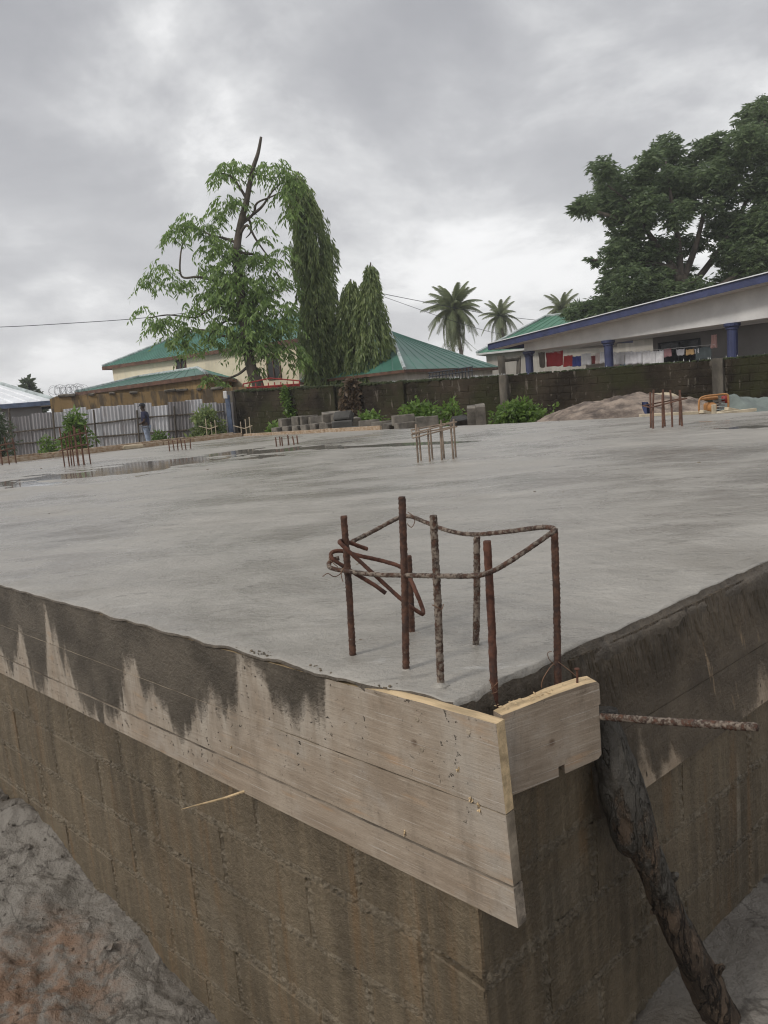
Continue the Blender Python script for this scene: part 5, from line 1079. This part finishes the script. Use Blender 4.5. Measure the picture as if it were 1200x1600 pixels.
shrub('shrub', 'bright leafy shrub behind the block pile left of the middle cage', 656, 672, 17.5, 62, 36, 'leaf_shrub', 1700, .13)
shrub('shrub', 'small upright green shoot right of the leafy shrub', 708, 668, 17.0, 18, 34, 'leaf_shrub', 420, .11)
shrub('shrub', 'low spreading green bush between the paired blocks and the sand heap', 812, 664, 18.0, 72, 30, 'leaf_shrub', 2100, .12)
shrub('shrub', 'green weeds growing through the tumbled block pile', 580, 676, 19.0, 44, 26, 'leaf_shrub', 1100, .12)
shrub('shrub', 'low weeds at the left end of the block pile', 440, 686, 20.5, 40, 20, 'leaf_shrub', 900, .12)
shrub('shrub', 'broad-leaved plant against the zinc fence behind the dense bar cluster', 118, 690, 28.5, 34, 44, 'leaf_shrub', 1300, .22, zb=-.6)
shrub('shrub', 'creeper thicket over the right end of the zinc fence', 328, 690, 29.6, 50, 54, 'leaf_column', 2600, .18, zb=-.6)
shrub('shrub', 'pale green bush at the left frame edge before the zinc fence', 2, 700, 24, 36, 58, 'leaf_far', 1300, .14, zb=-.6)
shrub('shrub', 'weeds at the foot of the zinc fence beside the person', 252, 694, 29.5, 34, 16, 'leaf_shrub', 500, .15, zb=-.6)
shrub('shrub', 'small weed clump at the fence foot left of the person', 70, 700, 29.0, 30, 18, 'leaf_shrub', 400, .15, zb=-.6)
shrub('bush', 'hazy grey-green tree top above the tin roof', 45, 612, 70, 46, 26, 'leaf_far', 1500, .5, 'tree', zb=-.6)
shrub('bush', 'dull green tree mass low between porch roof and palms', 905, 520, 56, 70, 44, 'leaf_mango', 3500, .35, 'tree')
def creeper(label, pxs, Y0, mat, n, L, wpx):
    b_ = atY(*pxs[-1], Y0); root = thing('creeper', label, 'creeper', tuple(b_)); bs, ds = [], []; pts = [atY(x, y, Y0) for x, y in pxs]
    limb(root, pts, .02, .03, name='stem', n=5)
    for k in range(n):
        t = random.random()*(len(pts)-1); i = min(int(t), len(pts)-2); p = pts[i].lerp(pts[i+1], t-i); w_ = wpx*Y0/1200*(.35+.65*(t/(len(pts)-1)))
        bs.append((p+Vector((random.gauss(0, .4)*w_, -random.random()*.18, random.gauss(0, .1))))[:]); ds.append((random.gauss(0, .6), -.5, random.uniform(-1, .2)))
    leaf_mesh('foliage', mat, bs, ds, L, L*.6, root, b_)
def wallY(px): # depth of the wall face under a pixel column
    d = ray(px, 622-SLOPE*(px-600)); n_ = wn; return (CAMP+d*((WL-CAMP).dot(n_)/d.dot(n_))).y-.12
creeper('green ivy strip hanging down the mossy wall near its left end', [(446, 606), (448, 625), (453, 640), (457, 658)], wallY(450), 'leaf_shrub', 700, .15, 12)
creeper('dry brown creeper hanging over the mossy wall below the columnar trees', [(550, 595), (549, 615), (548, 635), (546, 655)], wallY(548), 'leaf_dry', 900, .24, 24)

# ------------------------------------------------------------------ block piles behind the slab
bm_ = MB(); bm_.bbox((0, 0, 0), (.42, .17, .20), .012, jit=.006); BK = [bm_.mesh('concrete_block', 'pile_block')]
bm_ = MB(); bm_.bbox((0, 0, 0), (.42, .17, .20), .016, jit=.01); BKD = [bm_.mesh('concrete_block', 'pile_block_dark')]
def blk(px, py, Y, yaw, roll, label, group, dark=False, s_=1.0, pitch=0):
    p = atY(px, py-4, Y); s_ *= 1.10; roll += random.uniform(-.12, .12); o = bpy.data.objects.new('concrete_block', (BKD if dark else BK)[0]); COL.objects.link(o); o.location = p; o.rotation_euler = (roll, pitch, yaw); o.scale = (s_,)*3
    tag(o, label, 'block', group); return o
gA = 'blocks in the left row'
for i, (px, py) in enumerate(((438, 678), (455, 676), (470, 675), (484, 674), (498, 672), (512, 670))):
    blk(px, py, 19.3-.12*i, .9+.1*random.random(), 0, ['leftmost','second from left','third from left','fourth from left','fifth from left','rightmost'][i]+' grey block in the low row behind the orange kerb', gA)
for i, (px, py) in enumerate(((450, 664), (466, 661), (482, 660), (497, 661))):
    blk(px, py, 19.6-.1*i, .3+random.random(), random.uniform(-.2, .2), ['leftmost','second from left','third from left','rightmost'][i]+' grey block in the upper layer of the low row', 'blocks on top of the left row')
for (px, py, Y, yaw, ro, dk, lab) in ((518, 655, 18.6, .2, .3, False, 'tilted block at the top left of the tumbled pile'), (531, 658, 18.4, .9, 0, False, 'block right under the tilted top one'), (524, 671, 18.2, .4, 0, False, 'block at the bottom of the tumbled pile behind the kerb'), (537, 655, 18.1, -.5, -.5, True, 'dark block leaning over the tumbled pile'), (535, 669, 17.8, .1, 0, True, 'dark square-ended block under the leaning one'), (533, 680, 17.6, .3, .1, True, 'darkest block lying lowest in the tumbled pile'), (548, 679, 17.6, -.4, .3, True, 'dark rubble block right of the lowest dark one'), (558, 680, 17.5, .8, -.2, True, 'dark rubble block nearest the weeds'), (548, 664, 18.3, .6, .2, False, 'brown block at the right shoulder of the tumbled pile')):
    blk(px, py, Y, yaw, ro, lab, 'blocks in the tumbled pile', dk)
for (px, py, Y, yaw, ro, dk, lab) in ((577, 668, 17.2, .15, 0, False, 'upper left block of the middle stack'), (577, 679, 17.2, .15, 0, False, 'lower left block of the middle stack'), (597, 670, 16.9, .1, 0, False, 'pale-topped block in the centre of the middle stack'), (597, 680, 16.9, .1, 0, False, 'block beneath the pale-topped one'), (613, 673, 16.5, .9, .2, False, 'askew block in the middle stack'), (630, 660, 16.2, .3, 0, False, 'upper block left of the leafy shrub'), (634, 672, 16.0, .5, 0, False, 'lower block left of the leafy shrub'), (646, 664, 16.3, -.3, .1, False, 'block half behind the leafy shrub'), (667, 663, 15.9, .1, .1, False, 'block behind the middle bar cage'), (718, 664, 15.2, .9, .5, True, 'dark tipped block left of the upright pair')):
    blk(px, py, Y, yaw, ro, lab, 'blocks in the middle stack', dk)
blk(738, 657, 14.9, 1.45, 0, 'left one of the two blocks stood upright side by side', 'upright block pair', s_=1.0, pitch=R_(75)); blk(751, 655, 14.8, 1.45, 0, 'right one of the two blocks stood upright side by side', 'upright block pair', pitch=R_(75))

# ------------------------------------------------------------------ sand heap, machine, tarpaulin, timber
hb = atY(975, 650, 15.6); hb.z = -.2
def heap(name, mat, label, cat, pxl, pxr, Y, prof, depth, zb, disp, nx=70, ny=26, seed=0):
    a, b_ = atY(pxl, 650, Y).x, atY(pxr, 650, Y).x; m_ = MB()
    def fn(u, v):
        x = a+(b_-a)*u; h = np.interp(u, [p[0] for p in prof], [p[1] for p in prof]); w_ = math.cos((v-.5)*math.pi)**.8 if 0 < v < 1 else 0
        y = Y+(v-.5)*depth; z = zb+(h-zb)*w_+disp*fbm(x*2.2, y*2.2, seed, 5)*w_
        return (x, y, z)
    m_.grid(nx, ny, fn); return m_.top(name, mat, (a, Y, zb), label, cat, smooth=True)
def hz(px, py, Y): return atY(px, py, Y).z
heap('sand_heap', 'sand_heap', 'long brown heap of sand and gravel against the mossy wall', 'heap', 850, 1112, 15.5, [(0, -.15), (.12, hz(885, 640, 15.5)), (.3, hz(925, 628, 15.5)), (.5, hz(975, 618, 15.5)), (.68, hz(1018, 616, 15.5)), (.85, hz(1060, 625, 15.5)), (1, -.15)], 3.4, -.25, .10)
heap('sand_heap', 'sand_pale', 'pale fresh sand poured on the crest of the brown heap', 'heap', 990, 1090, 15.9, [(0, -.1), (.3, hz(1020, 614, 15.9)), (.55, hz(1045, 613, 15.9)), (.8, hz(1070, 624, 15.9)), (1, -.1)], 1.9, -.25, .05, 40, 18, 4)
heap('tarpaulin', 'tarp_grey', 'crumpled grey-green tarpaulin heaped beside the orange machine', 'tarpaulin', 1132, 1260, 13.2, [(0, -.1), (.1, hz(1142, 620, 13.2)), (.25, hz(1160, 624, 13.2)), (.45, hz(1180, 624, 13.2)), (.7, hz(1205, 628, 13.2)), (1, -.15)], 1.3, -.2, .10, 60, 26, 2)
bs_ = atY(1006, 645, 13.6); m_ = MB(); m_.grid(10, 12, lambda u, v: atY(1003+10*u+6*v, 628+24*v, 13.6)+Vector((0, .06*math.sin(u*9+v*4), 0))); m_.grid(10, 12, lambda u, v: atY(1003+10*u+6*v, 628+24*v, 13.63)+Vector((0, .06*math.sin(u*9+v*4), 0))); m_.top('blue_sheet', 'tarp_blue', tuple(bs_), 'dark blue scrap of sheeting hanging down the sand heap', 'sheet', smooth=True)
Yc = 12.2; cb = atY(1116, 648, Yc); mc = thing('concrete_vibrator', 'small orange engine machine in a tubular frame on the right', 'machine', tuple(cb))
def mp(px, py, dy=0): return atY(px, py, Yc+dy)
for dy in (0, .3):
    m_ = MB(); m_.tube(smooth_path([mp(1093, 648, dy), mp(1092, 632, dy), mp(1094, 623, dy), mp(1103, 619, dy), mp(1120, 617, dy), mp(1135, 616, dy), mp(1138, 622, dy), mp(1138, 640, dy)], 4), .016, 8); m_.part('frame', 'machine_orange', mc, smooth=True)
m_ = MB(); c = mp(1108, 622, .15); m_.bbox(tuple(c), (.22, .22, .055), .02); m_.part('fuel_tank', 'machine_orange', mc)
m_ = MB(); c = mp(1108, 636, .15); m_.bbox(tuple(c), (.13, .18, .15), .03); m_.lathe(tuple(c+Vector((-.0, -.10, 0))), [(.07, 0), (.075, .02), (.03, .04)], 14, mat=Matrix.Rotation(R_(90), 3, 'X')); m_.part('engine', 'machine_orange', mc)
m_ = MB(); c = mp(1124, 634, .15)
for k in range(5): m_.bbox((c.x, c.y, c.z-.08+k*.045), (.10, .2, .02), .004)
m_.part('cooling_fins', 'machine_grey', mc)
m_ = MB(); c = mp(1133, 624, .12); m_.lathe(tuple(c), [(.03, -.06), (.055, -.05), (.055, .05), (.03, .06)], 12); m_.part('air_filter', 'red_paint', mc, smooth=True)
m_ = MB(); c = mp(1116, 646, .15); m_.bbox(tuple(c), (.48, .30, .03), .008); m_.part('base_plate', 'machine_grey', mc)
for (xa, ya, xb, yb, Y, lab) in ((1000, 650, 1090, 645, 11.9, 'long pale sawn timber lying on the far slab edge below the sand heap'), (1096, 643, 1112, 647, 11.4, 'short pale timber end in front of the orange machine'), (1110, 648, 1140, 642, 11.6, 'pale plank lying right in front of the machine frame'), (1135, 639, 1152, 642, 11.6, 'bright white timber end right of the machine'), (1118, 648, 1180, 640, 11.5, 'long pale plank lying before the tarpaulin')):
    a, b_ = atY(xa, ya, Y), atY(xb, yb, Y+.15); a.z = max(a.z, -.05); b_.z = max(b_.z, -.05); d_ = b_-a; m_ = MB(); m_.bbox(tuple((a+b_)/2), (d_.length, .07, .05), .004, d_.to_track_quat('X', 'Z').to_matrix(), jit=.003); m_.top('timber', 'pale_timber', tuple(a), lab, 'timber', 'pale timber offcuts by the machine') if 'pale_timber' in MATS or simple('pale_timber', (.55, .47, .34), .8, 5, .25) else None
a, b_ = atY(1115, 650, 11.2), atY(1116, 632, 11.2); m_ = MB(); m_.bbox(tuple((a+b_)/2), (.055, .05, (b_-a).length), .004); m_.top('stake', 'pale_timber', tuple(a), 'short pale stake standing upright in front of the machine', 'stake')
# crumbs of mortar on the slab
cr = MB()
for k in range(150):
    px, py = random.uniform(0, 1200), 660+random.random()**1.3*380; p = onz(px, py); qd = p-KV
    if qd.dot(ud) < .15 or qd.dot(vd) < .15 or qd.dot(vd) > VLEN-.2 or qd.dot(ud) > ULEN-.2: continue
    s_ = random.uniform(.002, .006)*(1+.10*p.y)*(.6 if random.random() < .7 else 1.2); cr.bbox((p.x, p.y, slab_z(p.x, p.y)+s_*.25), (s_*2.2, s_*1.6, s_), s_*.3, Matrix.Rotation(random.uniform(0, 3), 3, 'Z'), jit=s_*.2)
cr.top('mortar_crumbs', 'wet_mortar', (0, 0, 0), kind='stuff')

# ------------------------------------------------------------------ the person by the fence
def skin_mesh(name, chains, mat, parent, loc, sub=2):
    """continuous limb surface grown from joint chains; first vertex is the root"""
    V, E, Rr = [], [], []; keys = {}
    for ch_ in chains:
        prev = None
        for (p, r) in ch_:
            k = tuple(round(c, 4) for c in p)
            if k not in keys: keys[k] = len(V); V.append(p); Rr.append(r)
            if prev is not None and prev != keys[k]: E.append((prev, keys[k]))
            prev = keys[k]
    me = bpy.data.meshes.new(name); me.from_pydata(V, E, []); me.skin_vertices.new() if hasattr(me.skin_vertices, 'new') else None
    o = bpy.data.objects.new(name, me); COL.objects.link(o); o.parent = parent; o.location = loc; me.materials.append(MATS[mat])
    md = o.modifiers.new('skin', 'SKIN'); md.use_smooth_shade = True
    if len(me.skin_vertices) == 0:
        bpy.context.view_layer.objects.active = o
    sv = me.skin_vertices[0].data
    for i, r in enumerate(Rr): sv[i].radius = r if isinstance(r, tuple) else (r, r); sv[i].use_root = (i == 0)
    o.modifiers.new('sub', 'SUBSURF').levels = sub; o.modifiers['sub'].render_levels = sub; return o
pb = atY(232, 697, 29.0); pb.z = ground_h(pb.x, pb.y)
person = thing('person', 'person in dark blue shirt, pale jeans and dark cap facing left by the zinc fence', 'person', tuple(pb), R_(0))
# faces -x; x forward is negative
pel = (0, 0, .90); sp1 = (.01, 0, 1.08); ches = (.015, 0, 1.28); nk = (-.01, 0, 1.45); hd0 = (-.035, 0, 1.55); hd1 = (-.045, 0, 1.64); hd2 = (-.03, 0, 1.70)
def leg(sy, fx): return [(pel, (.12, .13)), ((.01, sy*.09, .84), .095), ((fx*.5, sy*.10, .48), .062), ((fx*.6+.01, sy*.10, .30), .058), ((fx*.7+.02, sy*.10, .09), .042), ((fx*.7-.06, sy*.105, .035), .036), ((fx*.7-.15, sy*.11, .03), .028)]
def arm(sy):
    a = [(ches, (.13, .12)), ((.01, sy*.17, 1.37), .06), ((.05, sy*.23, 1.10), .044), ((-.14, sy*.13, 1.00), .034), ((-.20, sy*.08, .995), .034)]
    fing = [[a[-1]]+[((-.225-.006*k, sy*.075+.012*(k-1.5), .985-.006*k), .010), ((-.25, sy*.06+.010*(k-1.5), .965), .008)] for k in range(4)]+[[a[-1], ((-.205, sy*.05, 1.02), .011), ((-.225, sy*.03, 1.025), .008)]]
    return [a]+fing
body = [[(pel, (.12, .13)), (sp1, (.115, .14)), (ches, (.13, .15)), ((0, 0, 1.40), (.09, .11)), (nk, .055), (hd0, (.075, .068)), (hd1, (.095, .078)), (hd2, (.075, .065))], [(hd0, .07), ((-.125, 0, 1.575), .018)], [(hd1, .09), ((-.04, .085, 1.60), .018)], [(hd1, .09), ((-.04, -.085, 1.60), .018)], leg(1, -.02), leg(-1, .05)] + arm(1) + arm(-1)
skin_mesh('body', body, 'skin', person, (0, 0, 0))
skin_mesh('shirt', [[((0, 0, .84), (.15, .165)), (sp1, (.135, .16)), (ches, (.145, .17)), ((0, 0, 1.41), (.085, .12))]]+[[(ches, (.15, .17)), ((.01, s_*.175, 1.375), .082), ((.045, s_*.225, 1.15), .066)] for s_ in (1, -1)], 'shirt', person, (0, 0, 0))
skin_mesh('jeans', [[(pel, (.135, .15)), ((.01, s_*.09, .82), .112), (((-.02 if s_ > 0 else .05)*.5, s_*.10, .48), .080), (((-.02 if s_ > 0 else .05)*.6+.01, s_*.10, .30), .074), (((-.02 if s_ > 0 else .05)*.7+.02, s_*.10, .07), .062)] for s_ in (1, -1)], 'jeans', person, (0, 0, 0))
m_ = MB(); m_.lathe((-.04, 0, 1.645), [(.108, 0), (.112, .04), (.095, .085), (.05, .115), (.01, .12)], 14); m_.grid(6, 8, lambda u, v: (-.13-.11*u*math.cos((v-.5)*1.6), (v-.5)*.17, 1.655-.02*u)); m_.part('cap', 'cap_cloth', person, local=True, smooth=True)
for s_, fx in ((1, -.02), (-1, .05)): m_ = MB(); m_.bbox((fx*.7-.05, s_*.105, .035), (.27, .095, .075), .03); m_.part('shoe', 'shoe', person, local=True, smooth=True)

# ------------------------------------------------------------------ damp air
hm = bpy.data.materials.new('haze_air'); hm.use_nodes = True; nt = hm.node_tree; nt.nodes.clear(); MATS['haze_air'] = hm
pv = nd(nt, 'ShaderNodeVolumePrincipled', {'Color': (.93, .94, .96, 1), 'Density': .0011, 'Anisotropy': .2}); mo_ = nt.nodes.new('ShaderNodeOutputMaterial'); nt.links.new(pv.outputs[0], mo_.inputs['Volume'])
m_ = MB(); m_.box((0, 0, 8.0), (640, 640, 20.5)); m_.top('haze', 'haze_air', (0, 0, 0), kind='stuff')
